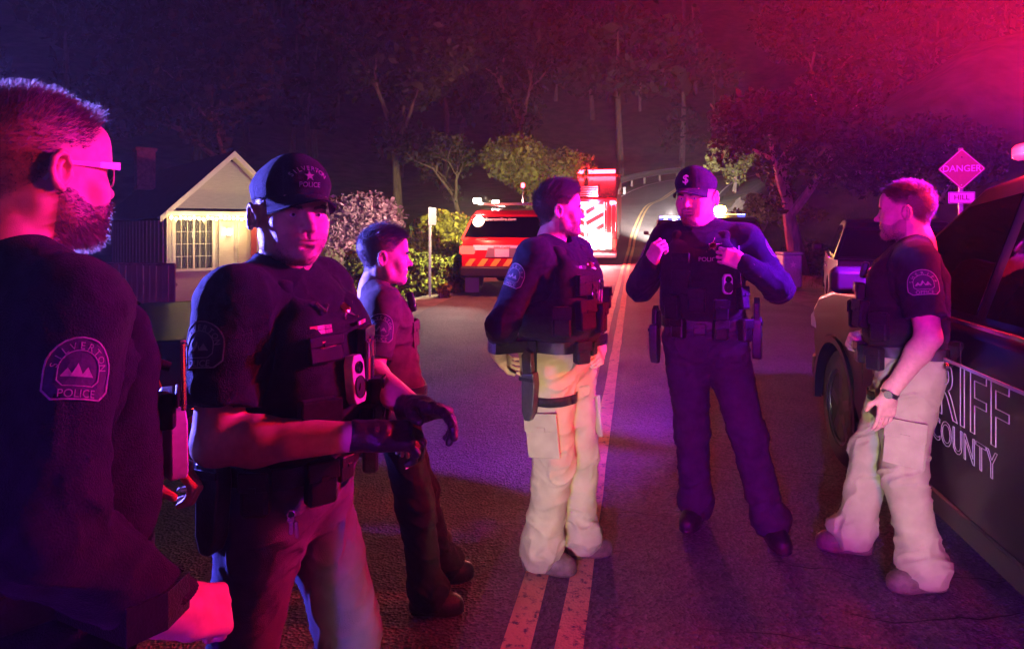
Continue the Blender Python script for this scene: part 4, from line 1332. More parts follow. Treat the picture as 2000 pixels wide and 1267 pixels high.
def folds(seed, joints, base=.0025, amp=.008, reach=.16, fs=(7, 7, 16)):
    J = np.array(joints)
    def fn(P):
        wgt = np.zeros(len(P), np.float32)
        for j in J: wgt = np.maximum(wgt, np.exp(-(np.linalg.norm(P-j, axis=1)/reach)**2))
        Q = P*np.array(fs)+np.stack([np.zeros(len(P)), np.zeros(len(P)), P[:, 0]*9+P[:, 1]*7], 1)
        Q = Q+(vnoise(P*9, seed+5)[:, None]-.5)*1.3
        r = 1-np.abs(vnoise(Q, seed)*2-1)
        r2 = vnoise(P*np.array((16, 16, 26)), seed+2)
        r3 = 1-np.abs(vnoise(Q*np.array((1.7, 1.7, 1.9))+7, seed+9)*2-1)
        return -(r**5)*(base+amp*wgt)-(r3**6)*(base*.6+amp*.45*wgt)+(r2-.5)*base*.8+amp*.25*wgt
    return fn

def limb_pts(a, b, t0, t1):
    a, b = np.array(a), np.array(b)
    return a+(b-a)*t0, a+(b-a)*t1

def make_person(label, X, Y, rz, H, pose, sp, wear, h_head=.003, z0=0.0):
    q = H/1.8
    p = empty("person", (X, Y, z0), rz)
    tag(p, label, "person", "police officers and deputies standing in the road")
    J = {k: (np.array(v)*q if isinstance(v, tuple) else v) for k, v in {**DEF, **pose}.items()}
    bulk = wear.get('bulk', 1.0)
    skin = np.array(sp['skin'])
    # ---- head
    hy, hp, hr = sp.get('yaw', 0), sp.get('pitch', 0), sp.get('roll', 0)
    MH = Matrix.Translation(Vector(J['head'])) @ rotz(R(hy)) @ Matrix.Rotation(R(-hp), 4, 'X') @ Matrix.Rotation(R(hr), 4, 'Y') @ Matrix.Scale(q*sp.get('hs', 1.0), 4)
    Vh, Qh, Ch = head_object(p, MH, sp, h_head)
    VS, QS, CS = [Vh], [Qh], [Ch]
    # ---- arms and hands
    gl = wear.get('gloves')
    for s, k in ((1, 'R'), (-1, 'L')):
        sh, el, wr = J['sh'+k], J['el'+k], J['wr'+k]
        hd = pose.get('hand'+k) or dict(d=(0, .15, -1), n=(-s, 0, 0))
        pts = np.stack([sh, el, wr, wr+np.array(hd['d'])*.2])
        F = Field(pts.min(0)-.11, pts.max(0)+.11, wear.get('harm', .004))
        F.cone(sh, el, .056*q*bulk, .045*q*bulk, k=.02)
        mid = el+(wr-el)*.25
        F.cone(el, mid, .044*q, .0475*q*wear.get('fore', 1), k=.025)
        F.cone(mid, wr, .0475*q*wear.get('fore', 1), .029*q, k=.025)
        add_hand(F, wr, hd['d'], hd['n'], s, hd.get('curl', (18, 25, 15)), hd.get('thumb', 15), hd.get('spread', 4), q)
        V, Qd = F.mesh()
        VS.append(V); QS.append(Qd)
        cc = np.tile(skin, (len(V), 1)).astype(np.float32)
        kn = vnoise(V*60, 3)
        cc *= (1+.12*(kn[:, None]-.5))
        CS.append(cc)
        if gl:
            F = Field(np.minimum(wr, wr+np.array(hd['d'])*.2)-.12, np.maximum(wr, wr+np.array(hd['d'])*.2)+.12, .004)
            add_hand(F, wr, hd['d'], hd['n'], s, hd.get('curl', (18, 25, 15)), hd.get('thumb', 15), hd.get('spread', 4), q, pad=.003)
            dv = np.array(Vector(hd['d']).normalized())
            F.cone(wr-dv*.035*q, wr+dv*.02, .036*q, .034*q, k=.01)
            F.cut(tuple(-dv), float(-dv@(wr-dv*.045*q)))
            F.ripple(lambda P: (vnoise(P*90, 4)-.5)*.003, .01)
            V, Qd = F.mesh()
            link("glove", quads_mesh("glove", V, Qd, M_LEATHER), p)
    # ---- trunk and legs under the clothes (coarse)
    F = Field((-.45, -.4, .02), (.45, .45, 1.6*q), .016)
    F.cone(J['pelvis'], J['chest'], .09*q, .1*q, k=.03); F.cone(J['chest'], J['neck'], .1*q, .05*q, k=.03)
    for k in 'RL':
        F.cone(J['chest']+np.array((0, 0, .08*q)), J['sh'+k], .06*q, .045*q, k=.02)
        F.cone(J['hip'+k], J['knee'+k], .07*q, .05*q, k=.03); F.cone(J['knee'+k], J['ank'+k], .05*q, .036*q, k=.02)
    V, Qd = F.mesh()
    VS.append(V); QS.append(Qd); CS.append(np.tile(skin, (len(V), 1)))
    n = 0; QQ = []
    for v, qd in zip(VS, QS): QQ.append(qd+n); n += len(v)
    link("body", quads_mesh("body", np.concatenate(VS), np.concatenate(QQ), M_SKIN, True, np.concatenate(CS)), p)
    # ---- trousers
    b_ = wear.get('baggy', 1.0)
    allp = np.stack([J[k] for k in ('hipR', 'hipL', 'kneeR', 'kneeL', 'ankR', 'ankL', 'pelvis')])
    F = Field(allp.min(0)-.2, allp.max(0)+.2, wear.get('hcloth', .007))
    pv = J['pelvis']
    F.ell(pv+np.array((0, -.005, .0)), (.172*q*bulk, .132*q*bulk, .125*q), k=.0)
    F.ell(pv+np.array((0, -.05, -.03)), (.14*q*bulk, .09*q, .11*q), k=.05)
    F.rbox(pv+np.array((0, 0, .08*q)), (.165*q*bulk, .125*q*bulk, .06*q), .05, k=.05)
    for k in 'RL':
        hp_, kn, an = J['hip'+k], J['knee'+k], J['ank'+k]
        F.cone(hp_, kn, .1*q*bulk*b_, .078*q*b_, k=.04)
        F.cone(kn, an+np.array((0, 0, -.02*q)), .078*q*b_, .072*q*b_, k=.04)
        F.ell(an+np.array((0, .01, .035*q)), (.082*q*b_, .09*q*b_, .05*q), k=.05)
    cutz = J['ankR'][2]
    for k in 'RL':
        an = J['ank'+k]
        def fl(X_, Y_, Z_, an=an): return np.where((np.abs(X_-an[0])+np.abs(Y_-an[1])) < .35, an[2]-.042*q-Z_+.25*(Y_-an[1]), -1)+0*X_
    F.cut((0, 0, -1), -(min(J['ankR'][2], J['ankL'][2])-.05*q))
    F.cut((0, 0, 1), pv[2]+.115*q)
    F.ripple(folds(wear.get('seed', 1), [J['kneeR'], J['kneeL'], J['ankR']+.06, J['ankL']+.06, J['hipR']+np.array((0, .08, -.03)), J['hipL']+np.array((0, .08, -.03))], .003, wear.get('fold', .011)*b_, .17), .035)
    V, Qd = F.mesh()
    tr = link("trousers", quads_mesh("trousers", V, Qd, wear['trousers']), p)
    ttree = BVHTree.FromPolygons(V.tolist(), Qd.tolist())
    # ---- boots
    for k, s in (('R', 1), ('L', -1)):
        an = J['ank'+k]; fa = -s*R(J['foot'+k])
        fd = np.array((-math.sin(fa), math.cos(fa), 0)); 
        F = Field(an+np.array((-.3, -.3, -.12)), an+np.array((.3, .3, .16)), .006)
        z = an[2]-.09*q
        heel = np.array((an[0], an[1], z))-fd*.045*q
        toe = np.array((an[0], an[1], z))+fd*.165*q
        F.cone(an+np.array((0, 0, .12)), an, .052*q, .05*q, k=.02)
        F.cone(heel+np.array((0, 0, .05*q)), heel+fd*.08*q+np.array((0, 0, .05*q)), .043*q, .045*q, k=.03)
        F.cone(an+fd*.02, toe-fd*.06*q+np.array((0, 0, .048*q)), .05*q, .042*q, k=.04)
        F.cone(toe-fd*.07*q+np.array((0, 0, .045*q)), toe-fd*.035*q+np.array((0, 0, .04*q)), .046*q, .04*q, k=.03)
        F.cut((0, 0, -1), -(z+.004))
        sl = z+.022*q
        F.ripple(lambda P: -np.where(P[:, 2] < sl, .005, 0)+np.abs(np.sin(P[:, 2]*160))*.0022*(P[:, 2] > an[2]-.02), .03)
        V, Qd = F.mesh()
        link("boot", quads_mesh("boot", V, Qd, wear.get('boot', M_RUBBER)), p)
    # ---- shirt
    slv = wear.get('sleeve', 'short')
    allp = np.stack([J[k] for k in ('shR', 'shL', 'elR', 'elL', 'wrR', 'wrL', 'chest', 'pelvis', 'neck')])
    F = Field(allp.min(0)-.16, allp.max(0)+.16, wear.get('hcloth', .007))
    ch, ne = J['chest'], J['neck']
    F.ell(ch, (.182*q*bulk, .13*q*bulk, .2*q), k=0)
    F.cone(ch+np.array((-.06, .01, .02))*q, ch+np.array((.06, .01, .02))*q, .125*q*bulk, k=.05)
    bel = (ch+pv)/2
    F.ell(bel+np.array((0, .012+.04*(wear.get('belly', 1)-1), -.0)), (.17*q*bulk, .132*q*bulk*wear.get('belly', 1), .22*q), k=.06)
    F.rbox(pv+np.array((0, 0, .1*q)), (.168*q*bulk, .128*q*bulk, .06*q), .05, k=.06)
    for k, s in (('R', 1), ('L', -1)):
        sh, el, wr = J['sh'+k], J['el'+k], J['wr'+k]
        F.cone(ne+np.array((s*.03*q, -.005, .015*q)), sh+np.array((-s*.02, 0, .008)), .062*q, .064*q, k=.05)
        if slv == 'short':
            e2 = sh+(el-sh)*.78
            F.cone(sh, e2, .075*q*bulk, .07*q*bulk, k=.05)
            dv = (el-sh)/np.linalg.norm(el-sh)
        else:
            F.cone(sh, el, .073*q*bulk, .062*q*bulk, k=.05)
            w2 = wr-(wr-el)*.04
            F.cone(el, w2, .062*q*bulk, .046*q, k=.03)
    F.cut((0, 0, -1), -(pv[2]+.085*q))
    if slv == 'short':
        for k in 'RL':
            sh, el = J['sh'+k], J['el'+k]
            dv = (el-sh)/np.linalg.norm(el-sh); e2 = sh+(el-sh)*.74
            sgn = 1 if k == 'R' else -1
            F.cut_fn(lambda X_, Y_, Z_: np.where(np.sqrt((X_-e2[0])**2+(Y_-e2[1])**2+(Z_-e2[2])**2) < .105*q*bulk, (X_-e2[0])*dv[0]+(Y_-e2[1])*dv[1]+(Z_-e2[2])*dv[2], -1.0))
    F.cone(ne+np.array((0, .01, .0)), ne+np.array((0, .03, .16*q)), .062*q, .07*q, k=.01, op='s')   # neck hole
    F.ripple(folds(wear.get('seed', 1)+20, [J['elR'], J['elL'], (J['shR']+np.array((-.03, .05, -.1))), (J['shL']+np.array((.03, .05, -.1))), pv+np.array((0, .1, .16))], .0025, .009, .13), .03)
    V, Qd = F.mesh()
    shirt = link("shirt", quads_mesh("shirt", V, Qd, wear['shirt']), p)
    stree = BVHTree.FromPolygons(V.tolist(), Qd.tolist())
    # collar: two flaps leaning on the neck
    cm = MB(); cn = 26; CV = []; CF = []
    nb = Vector(ne)+Vector((0, .0, .0))
    for lay in (0, 1):
        for j, (rr, zz) in enumerate(((.064, .04), (.066, .058), (.074, .052), (.092, .02))):
            for i in range(cn):
                a = R(16+328*i/(cn-1))
                fr = max(0, math.cos(a))
                rad = (rr+.004*lay)*q
                CV.append((nb[0]+math.sin(a)*rad, nb[1]+.012+math.cos(a)*rad*1.02+fr*.008, nb[2]+(zz-.045*fr+.012*max(0, -math.cos(a)))*q-(.02*fr*q if j == 3 else 0)))
    for lay in (0, 1):
        o = lay*4*cn
        for j in range(3):
            for i in range(cn-1):
                f = (o+j*cn+i, o+j*cn+i+1, o+(j+1)*cn+i+1, o+(j+1)*cn+i)
                CF.append(f if lay else f[::-1])
    cm.add(CV, CF); cm.build("collar", wear['shirt'], shirt, smooth=True)
    info = dict(p=p, J=J, q=q, shirt=shirt, stree=stree, ttree=ttree, trousers=tr, MH=MH)
    # ---- vest
    if wear.get('vest'):
        F = Field(ch-np.array((.3, .3, .42)), ch+np.array((.3, .3, .28)), .006)
        vc = (ch*.62+pv*.38)
        lean = (ch-pv)
        F.rbox(vc+np.array((0, .012, .05*q)), (.178*q*bulk, .148*q*bulk, .205*q), .095*q, k=0)
        F.ell(vc+np.array((0, .03, -.02)), (.17*q*bulk, .14*q*bulk*wear.get('belly', 1), .2*q), k=.05)
        for s in (-1, 1):
            for xo in (.078, .118):
                F.chain([ch+np.array((s*xo, .112*bulk, .02))*q, ch+np.array((s*xo, .1*bulk, .09))*q, ch+np.array((s*xo, .06, .148))*q, ch+np.array((s*xo, -.015, .178-(xo-.078)*.25))*q, ch+np.array((s*xo, -.085, .135))*q, ch+np.array((s*xo, -.12, .05))*q], [.024*q, .021*q, .018*q, .018*q, .02*q, .022*q], k=.03)
        for s in (-1, 1):
            sh = J['sh'+('R' if s > 0 else 'L')]
            F.ell(sh+np.array((s*.045, .0, -.1))*q, (.1*q, .13*q, .12*q), k=.02, op='s')
        F.cone(ne+np.array((0, .06, -.04)), ne+np.array((0, .07, .1)), .07*q, .09*q, k=.02, op='s')
        F.cone(ne+np.array((0, -.02, .03)), ne+np.array((0, -.02, .2)), .085*q, .1*q, k=.02, op='s')
        def mol(P):
            return np.where(np.abs(((P[:, 2]*q*28) % 1)-.5) < .09, .002, 0)*(P[:, 2] < ch[2]-.02)+(vnoise(P*14, 8)-.5)*.005
        F.ripple(mol, .012)
        V, Qd = F.mesh()
        info['vest'] = link("vest", quads_mesh("vest", V, Qd, wear['vest']), p)
        info['vtree'] = BVHTree.FromPolygons(V.tolist(), Qd.tolist())
    # ---- belt
    bz = pv[2]+.1*q
    pts = []; nrm = []
    for i in range(40):
        a = 2*math.pi*i/40
        d = Vector((math.sin(a), math.cos(a), 0))
        hits = [t.ray_cast(Vector((pv[0], pv[1], bz+dz))+d*.5, -d)[0] for t in (ttree, stree) for dz in (-.015, .015)]
        rr = max([(h_-Vector((pv[0], pv[1], h_[2]))).length for h_ in hits if h_ is not None] or [.15])
        pts.append((pv[0]+d[0]*rr, pv[1]+d[1]*rr)); nrm.append(d)
    BV = []; BF = []
    for i in range(40):
        for o_, z_ in ((-.004, -.026), (.007, -.026), (.007, .026), (-.004, .026)):
            BV.append((pts[i][0]+nrm[i][0]*o_, pts[i][1]+nrm[i][1]*o_, bz+z_*q))
    for i in range(40):
        j = (i+1) % 40
        for k in range(4): BF.append((i*4+k, i*4+(k+1) % 4, j*4+(k+1) % 4, j*4+k))
    mb = MB(); mb.add(BV, BF); belt = mb.build("duty_belt", wear.get('beltmat', M_LEATHER), p, bevel=.003)
    info['belt'] = belt; info['bz'] = bz; info['bpts'] = pts
    return info

def frame_at(loc, nrm, up=(0, 0, 1)):
    z = Vector(nrm).normalized(); u = Vector(up); y = (u-z*u.dot(z)).normalized(); x = y.cross(z)
    M = Matrix((x, y, z)).transposed().to_4x4(); M.translation = Vector(loc)
    return M

def on_body(I, tree, az, z, c=None, flat=True):
    """a frame on the garment at azimuth az (0 front, + to the wearer's right) and height z: x to the reader's right, y up, z out"""
    c = Vector(c) if c is not None else Vector((I['J']['chest'][0], I['J']['chest'][1], 0))
    d = Vector((math.sin(R(az)), math.cos(R(az)), 0))
    h = I[tree].ray_cast(Vector((c[0], c[1], z))+d*.6, -d)
    if h[0] is None: return frame_at(Vector((c[0], c[1], z))+d*.15, d)
    n = h[1].copy()
    if flat: n = (n*.4+d*.6)
    if n.dot(d) < 0: n = d
    return frame_at(h[0], n)

def belt_frame(I, az, out=.0):
    i = int(round(az/9)) % 40
    a = 2*math.pi*i/40; d = Vector((math.sin(a), math.cos(a), 0))
    P = I['bpts'][i]
    return frame_at(Vector((P[0], P[1], I['bz']))+d*(.004+out), d)

def pouch(I, M, w, h, d, m=None, parent=None, name="pouch", flap=True):
    parent = parent or I.get('vest') or I['belt']
    mb = MB(); mb.box((0, 0, d/2), (w, h, d), M, b=min(w, h, d)*.18)
    o = mb.build(name, m or M_NYLON, parent, smooth=False, bevel=.0018)
    if flap:
        mb.add([], [])
        f = MB(); f.box((0, h*.3, d+.002), (w*1.04, h*.42, .006), M, b=.002)
        f.box((0, h*.14, d+.006), (w*.25, h*.12, .004), M)
        f.build(name+"_flap", m or M_NYLON, parent, bevel=.001)
    return o

def badge_star(I, M, r, parent, m=None):
    mb = MB(); 
    P = star(r, r*.42)
    n = len(P)
    V = [(x, y, .001) for x, y in P]+[(0, 0, .006)]
    F = [(i, (i+1) % n, n) for i in range(n)]+[tuple(range(n))[::-1]]
    mb.add(V, F, M)
    o = mb.build("star_badge", m or M_CHROME, parent)
    c = MB(); c.lathe([(r*.42, .003), (r*.42, .0065), (r*.34, .0085), (r*.3, .0065), (r*.05, .0075)], 20, M); c.build("badge_seal", M_GOLD, parent, smooth=True)
    for k in range(5):
        a = 2*math.pi*k/5
        c = MB(); c.lathe([(r*.07, .001), (r*.08, .005), (r*.03, .008)], 10, M @ Matrix.Translation((r*math.sin(a), r*math.cos(a), 0)))
        c.build("badge_point", m or M_CHROME, parent, smooth=True)
    return o

def body_camera(I, M, parent, w=.058, h=.105, d=.026, m=None):
    mb = MB()
    P = [(-w/2+.008, -h/2), (w/2-.008, -h/2), (w/2, -h/2+.014), (w/2, h/2-.02), (w/2-.01, h/2), (-w/2+.01, h/2), (-w/2, h/2-.02), (-w/2, -h/2+.014)]
    mb.prism(P, d, M)
    o = mb.build("body_camera", m or M_GREYPL, parent, bevel=.004)
    T = Matrix.Translation
    c = MB(); c.lathe([(.015, d-.001), (.015, d+.003), (.012, d+.004), (.0105, d+.002), (.003, d+.003)], 24, M @ T((0, h*.24, 0))); c.build("camera_lens", M_SCREEN, o, smooth=True)
    c = MB(); c.lathe([(.0225, d-.001), (.0225, d+.002), (.021, d+.003), (.0195, d+.001)], 28, M @ T((0, -h*.16, 0)) @ Matrix.Scale(1.2, 4, (0, 1, 0))); c.build("camera_button", M_PLASTIC, o, smooth=True)
    c = MB(); c.prism([(-.008, -.006), (.008, -.006), (0, .009)], .002, M @ T((0, -h*.16, d+.0015))); c.build("camera_emblem", M_PLASTIC, o)
    return o

def pens(M, parent, xs, ms, L=.1):
    for x, m in zip(xs, ms):
        mb = MB(); mb.tube([(x, -.03, .008), (x, L-.03, .008)], .0042, 8, M); mb.build("pen", m, parent, smooth=True)
        mb = MB(); mb.box((x, L-.055, .0145), (.003, .04, .002), M); mb.build("pen_clip", M_CHROME, parent)

def shoulder_patch(I, side, lines, size=.095, z=None, m=None):
    """an arched patch with lettering round the top of the sleeve"""
    J = I['J']; k = 'R' if side > 0 else 'L'
    sh, el = Vector(J['sh'+k]), Vector(J['el'+k])
    ax = (sh-el).normalized()
    c = sh+(el-sh)*.34
    out = Vector((side, -.12, 0)); out = (out-ax*out.dot(ax)).normalized()
    rt = ax.cross(out)        # reader's right
    tree = I['stree']
    rad = .075*I['q']
    def warp(v):
        u, w, dz = v
        a = u/rad
        d = out*math.cos(a)+rt*math.sin(a)
        base = c+ax*w
        h = tree.ray_cast(base+d*.2, -d)
        p_ = h[0] if h[0] is not None else base+d*rad
        return p_+d*(.0012+dz)
    s = size
    outline = [(-.5*s, -.32*s), (-.36*s, -.46*s), (.36*s, -.46*s), (.5*s, -.32*s)]+[(.5*s*math.cos(R(a))*1.0, -.02*s+.5*s*math.sin(R(a))) for a in range(0, 181, 15)]
    par = I['shirt']
    def ring(pl, w):
        n = len(pl); V = []; F = []
        for (x, y) in pl:
            for f_ in (1, 1-w):
                for dz in (0, .0016): V.append(warp((x*f_, y*f_, dz)))
        for i in range(n):
            j = (i+1) % n
            F += [(i*4+1, j*4+1, j*4+3, i*4+3), (i*4, i*4+1, j*4+1, j*4), (i*4+2, j*4+2, j*4+3, i*4+3)]
        return V, F
    dense = []
    for i in range(len(outline)):
        a, b = outline[i], outline[(i+1) % len(outline)]
        for t in (0, .33, .66): dense.append((a[0]+(b[0]-a[0])*t, a[1]+(b[1]-a[1])*t))
    base_v = [warp((0, -.02*s, .0006))]; rows = (.35, .7, 1.0)
    for f_ in rows: base_v += [warp((x*f_, y*f_, .0006)) for x, y in dense]
    n = len(dense)
    F = [(0, 1+i, 1+(i+1) % n) for i in range(n)]
    for r_ in range(2): F += [(1+r_*n+i, 1+(r_+1)*n+i, 1+(r_+1)*n+(i+1) % n, 1+r_*n+(i+1) % n) for i in range(n)]
    mb = MB(); mb.add(base_v, F); po = mb.build("shoulder_patch", M_PATCHB, par)
    mb = MB(); mb.add(*ring(dense, .05)); mb.build("patch_border", m or M_PATCH, par, fix=False)
    mb = MB(); mb.add(*ring([(x*.62, y*.58+.005*s) for x, y in dense], .05)); mb.build("patch_border", m or M_PATCH, par, fix=False)
    V_, F_ = arc_letters(lines[0], s*.15, s*.36, -80, 80, .0004)
    mb = MB(); mb.add([warp((x, y-.02*s, z_+.0008)) for x, y, z_ in V_], F_); mb.build("patch_lettering", m or M_PATCH, par, fix=False)
    V_, F_ = text_mesh(lines[1], s*.17, .0004)
    mb = MB(); mb.add([warp((x, y-.37*s, z_+.0008)) for x, y, z_ in V_], F_); mb.build("patch_lettering", m or M_PATCH, par, fix=False)
    V_, F_ = [], []
    for k in range(3):
        hgt = (.13, .2, .15)[k]*s; x0 = (-.17, -.03, .12)[k]*s
        V_ += [warp((x0-.1*s, -.12*s, .001)), warp((x0+.1*s, -.12*s, .001)), warp((x0, -.12*s+hgt, .001))]; F_.append((3*k, 3*k+1, 3*k+2))
    mb = MB(); mb.add(V_, F_); mb.build("patch_picture", m or M_PATCH, par, fix=False)
    return po

def radio_mic(M, parent, cord=None):
    mb = MB(); mb.box((0, 0, .018), (.052, .075, .03), M, b=.007); o = mb.build("radio_microphone", M_PLASTIC, parent, bevel=.002)
    g = MB()
    for k in range(5): g.box((0, .02-.009*k, .0345), (.034, .003, .002), M)
    g.build("speaker_grille", M_NYLON, parent)
    if cord:
        mb = MB(); mb.tube(cord, .0042, 8); mb.build("radio_cord", M_PLASTIC, parent, smooth=True)
    return o

def coil(a, b, r, turns, wr, parent, m, sag=.02):
    a, b = Vector(a), Vector(b); d = b-a; u = d.orthogonal().normalized(); v = d.normalized().cross(u)
    P = []
    n = turns*8
    for i in range(n+1):
        t = i/n; an = 2*math.pi*turns*t
        P.append(a+d*t+u*math.cos(an)*r+v*math.sin(an)*r+Vector((0, 0, -sag*math.sin(math.pi*t))))
    mb = MB(); mb.tube(P, wr, 5); return mb.build("coiled_cord", m, parent, smooth=True)

def holster(I, M, parent, drop=.0, m=None):
    T = Matrix.Translation
    mb = MB()
    mb.prism([(-.03, .04), (.034, .05), (.04, .0), (.03, -.12), (.012, -.16), (-.016, -.16), (-.03, -.12)], .045, M @ T((0, -drop, .004)))
    o = mb.build("holster", m or M_PLASTIC, parent, bevel=.008)
    g = MB(); g.prism([(-.022, .03), (.028, .05), (.022, .13), (-.004, .15), (-.03, .12)], .028, M @ T((-.006, -drop, .012)) ); g.build("pistol_grip", M_PLASTIC, o, bevel=.005)
    s_ = MB(); s_.box((0, -drop+.02, .05), (.075, .016, .006), M); s_.build("holster_strap", M_NYLON, o, bevel=.001)
    if drop:
        s_ = MB(); s_.box((0, -drop*.5+.03, .004), (.045, drop, .005), M); s_.build("holster_hanger", M_NYLON, o, bevel=.001)
    return o
# ------------------------------------------------------------------ vehicles
def car_paint(name, c, rough=.25, metal=.0): return mat(name, c, rough=rough, metal=metal, var=.06, scale=3, coat=.25)
M_CARBLACK = mat("car_paint_black", (.005, .005, .011), rough=.32, var=.1, scale=3, coat=.1, spec=.25)
M_CARGREY = car_paint("car_paint_grey", (.2, .19, .21), .35, .2)
M_CARRED = car_paint("car_paint_red", (.42, .012, .012))
M_TRUCKRED = car_paint("truck_paint_red", (.4, .015, .015))
M_CGLASS = mat("car_glass", (.0006, .0006, .0008), rough=.05, var=0, spec=.2)
M_CLAD = mat("car_black_trim", (.015, .015, .016), rough=.55, var=.2, scale=30)
M_TYRE = mat("tyre_rubber", (.012, .012, .012), rough=.85, var=.2, scale=40, bump=.3)
M_RIM = mat("wheel_rim", (.06, .06, .065), rough=.35, metal=.8, var=.1)
M_TAIL = mat("tail_lamp_red", (.3, .01, .01), rough=.15, var=.05, emit=(1, .03, .02), estr=7)
M_TAILOFF = mat("tail_lamp_dark", (.25, .01, .01), rough=.12, var=.05, coat=.5)
M_HEADGL = mat("head_lamp_glass", (.5, .5, .52), rough=.08, var=.05, coat=.5)
M_HEADON = mat("head_lamp_lit", (1, 1, 1), emit=(1, .96, .85), estr=30, var=0)
M_PLATE = mat("licence_plate", (.62, .62, .6), rough=.4, var=.1, scale=40)
M_REDL = mat("beacon_red", (.5, .01, .01), rough=.15, emit=(1, .02, .04), estr=40, var=0)
M_BLUEL = mat("beacon_blue", (.01, .02, .5), rough=.15, emit=(.06, .08, 1), estr=30, var=0)
M_AMBER = mat("beacon_amber", (.6, .3, .02), rough=.15, emit=(1, .5, .06), estr=90, var=0)
M_WHITEL = mat("flood_white", (1, 1, 1), emit=(1, .9, .78), estr=70, var=0)
M_BARH = mat("lightbar_lens", (.35, .36, .42), rough=.12, var=.05, coat=.4)
M_REFLT = mat("reflective_lettering", (.3, .28, .34), rough=.35, var=.06)
M_GRAPH = mat("reflective_red_orange", (.6, .07, .015), rough=.4, var=.12, scale=20)
M_GRAPHB = mat("reflective_blue", (.05, .06, .35), rough=.4, var=.12, scale=20)
M_CHEVY = mat("reflective_yellow", (.7, .55, .05), rough=.4, var=.1)

def arc_pts(cy, cz, r, a0, a1, n=11):
    return [(cy+r*math.cos(R(a0+(a1-a0)*k/(n-1))), cz+r*math.sin(R(a0+(a1-a0)*k/(n-1)))) for k in range(n)]

SUV = dict(L=2.5, w=.985, wb=.93, wr=.70, belt=1.13, fa=1.56, ra=-1.42, wh=.37,
    low=[(-2.44, .46), (-2.5, .62), (-2.49, .95), (-2.44, 1.15), (-1.5, 1.15), (0, 1.14), (1.08, 1.16), (1.7, 1.12), (2.2, 1.03), (2.42, .92), (2.5, .72), (2.5, .48), (2.4, .34)],
    green=[(-2.42, 1.13), (-2.07, 1.635), (-1.85, 1.73), (-1.0, 1.79), (-.2, 1.78), (.22, 1.72), (1.12, 1.13)],
    ws=((.24, 1.69), (1.08, 1.16)), rw=((-2.1, 1.59), (-2.385, 1.18)),
    side=[[(.96, 1.19), (.27, 1.635), (-.12, 1.68), (-.12, 1.19)], [(-.2, 1.19), (-.2, 1.685), (-1.0, 1.69), (-1.12, 1.19)], [(-1.22, 1.2), (-1.1, 1.685), (-1.72, 1.64), (-1.98, 1.42), (-2.04, 1.2)]])
SEDAN = dict(L=2.5, w=.94, wb=.88, wr=.62, belt=.93, fa=1.55, ra=-1.5, wh=.34,
    low=[(-2.46, .44), (-2.5, .62), (-2.5, .86), (-2.44, .98), (-1.9, 1.0), (-1.3, .96), (1.0, .95), (1.7, .9), (2.3, .76), (2.48, .62), (2.5, .44), (2.38, .28)],
    green=[(-1.86, .95), (-1.2, 1.32), (-.75, 1.42), (-.2, 1.45), (.15, 1.42), (1.02, .94)],
    ws=((.2, 1.38), (.98, .98)), rw=((-1.14, 1.33), (-1.8, 1.0)),
    side=[[(.85, .99), (.22, 1.33), (-.15, 1.37), (-.15, .99)], [(-.22, .99), (-.22, 1.37), (-.7, 1.36), (-1.3, 1.12), (-1.35, .99)]])

def wheel(parent, x, y, r, side):
    MW_ = Matrix.Translation((x, y, r)) @ Matrix.Rotation(R(90*side), 4, 'Y')
    w = .235
    mb = MB(); mb.lathe([(r*.62, -w/2), (r*.9, -w/2), (r*.985, -w*.4), (r, -w*.2), (r, w*.2), (r*.985, w*.4), (r*.9, w/2), (r*.66, w/2), (r*.62, w*.42)], 36, MW_)
    o = mb.build("wheel", M_TYRE, parent, smooth=True)
    mb = MB(); mb.lathe([(r*.64, w*.2), (r*.66, w*.47), (r*.6, w*.46), (r*.56, w*.3), (r*.2, w*.26), (r*.15, w*.4), (.02, w*.42)], 30, MW_); mb.build("rim", M_RIM, o, smooth=True)
    for k in range(5):
        a = 2*math.pi*k/5; mb = MB(); mb.box((r*.38, 0, w*.36), (r*.5, .07, .03), MW_ @ Matrix.Rotation(a, 4, 'Z')); mb.build("spoke", M_RIM, o, bevel=.006)

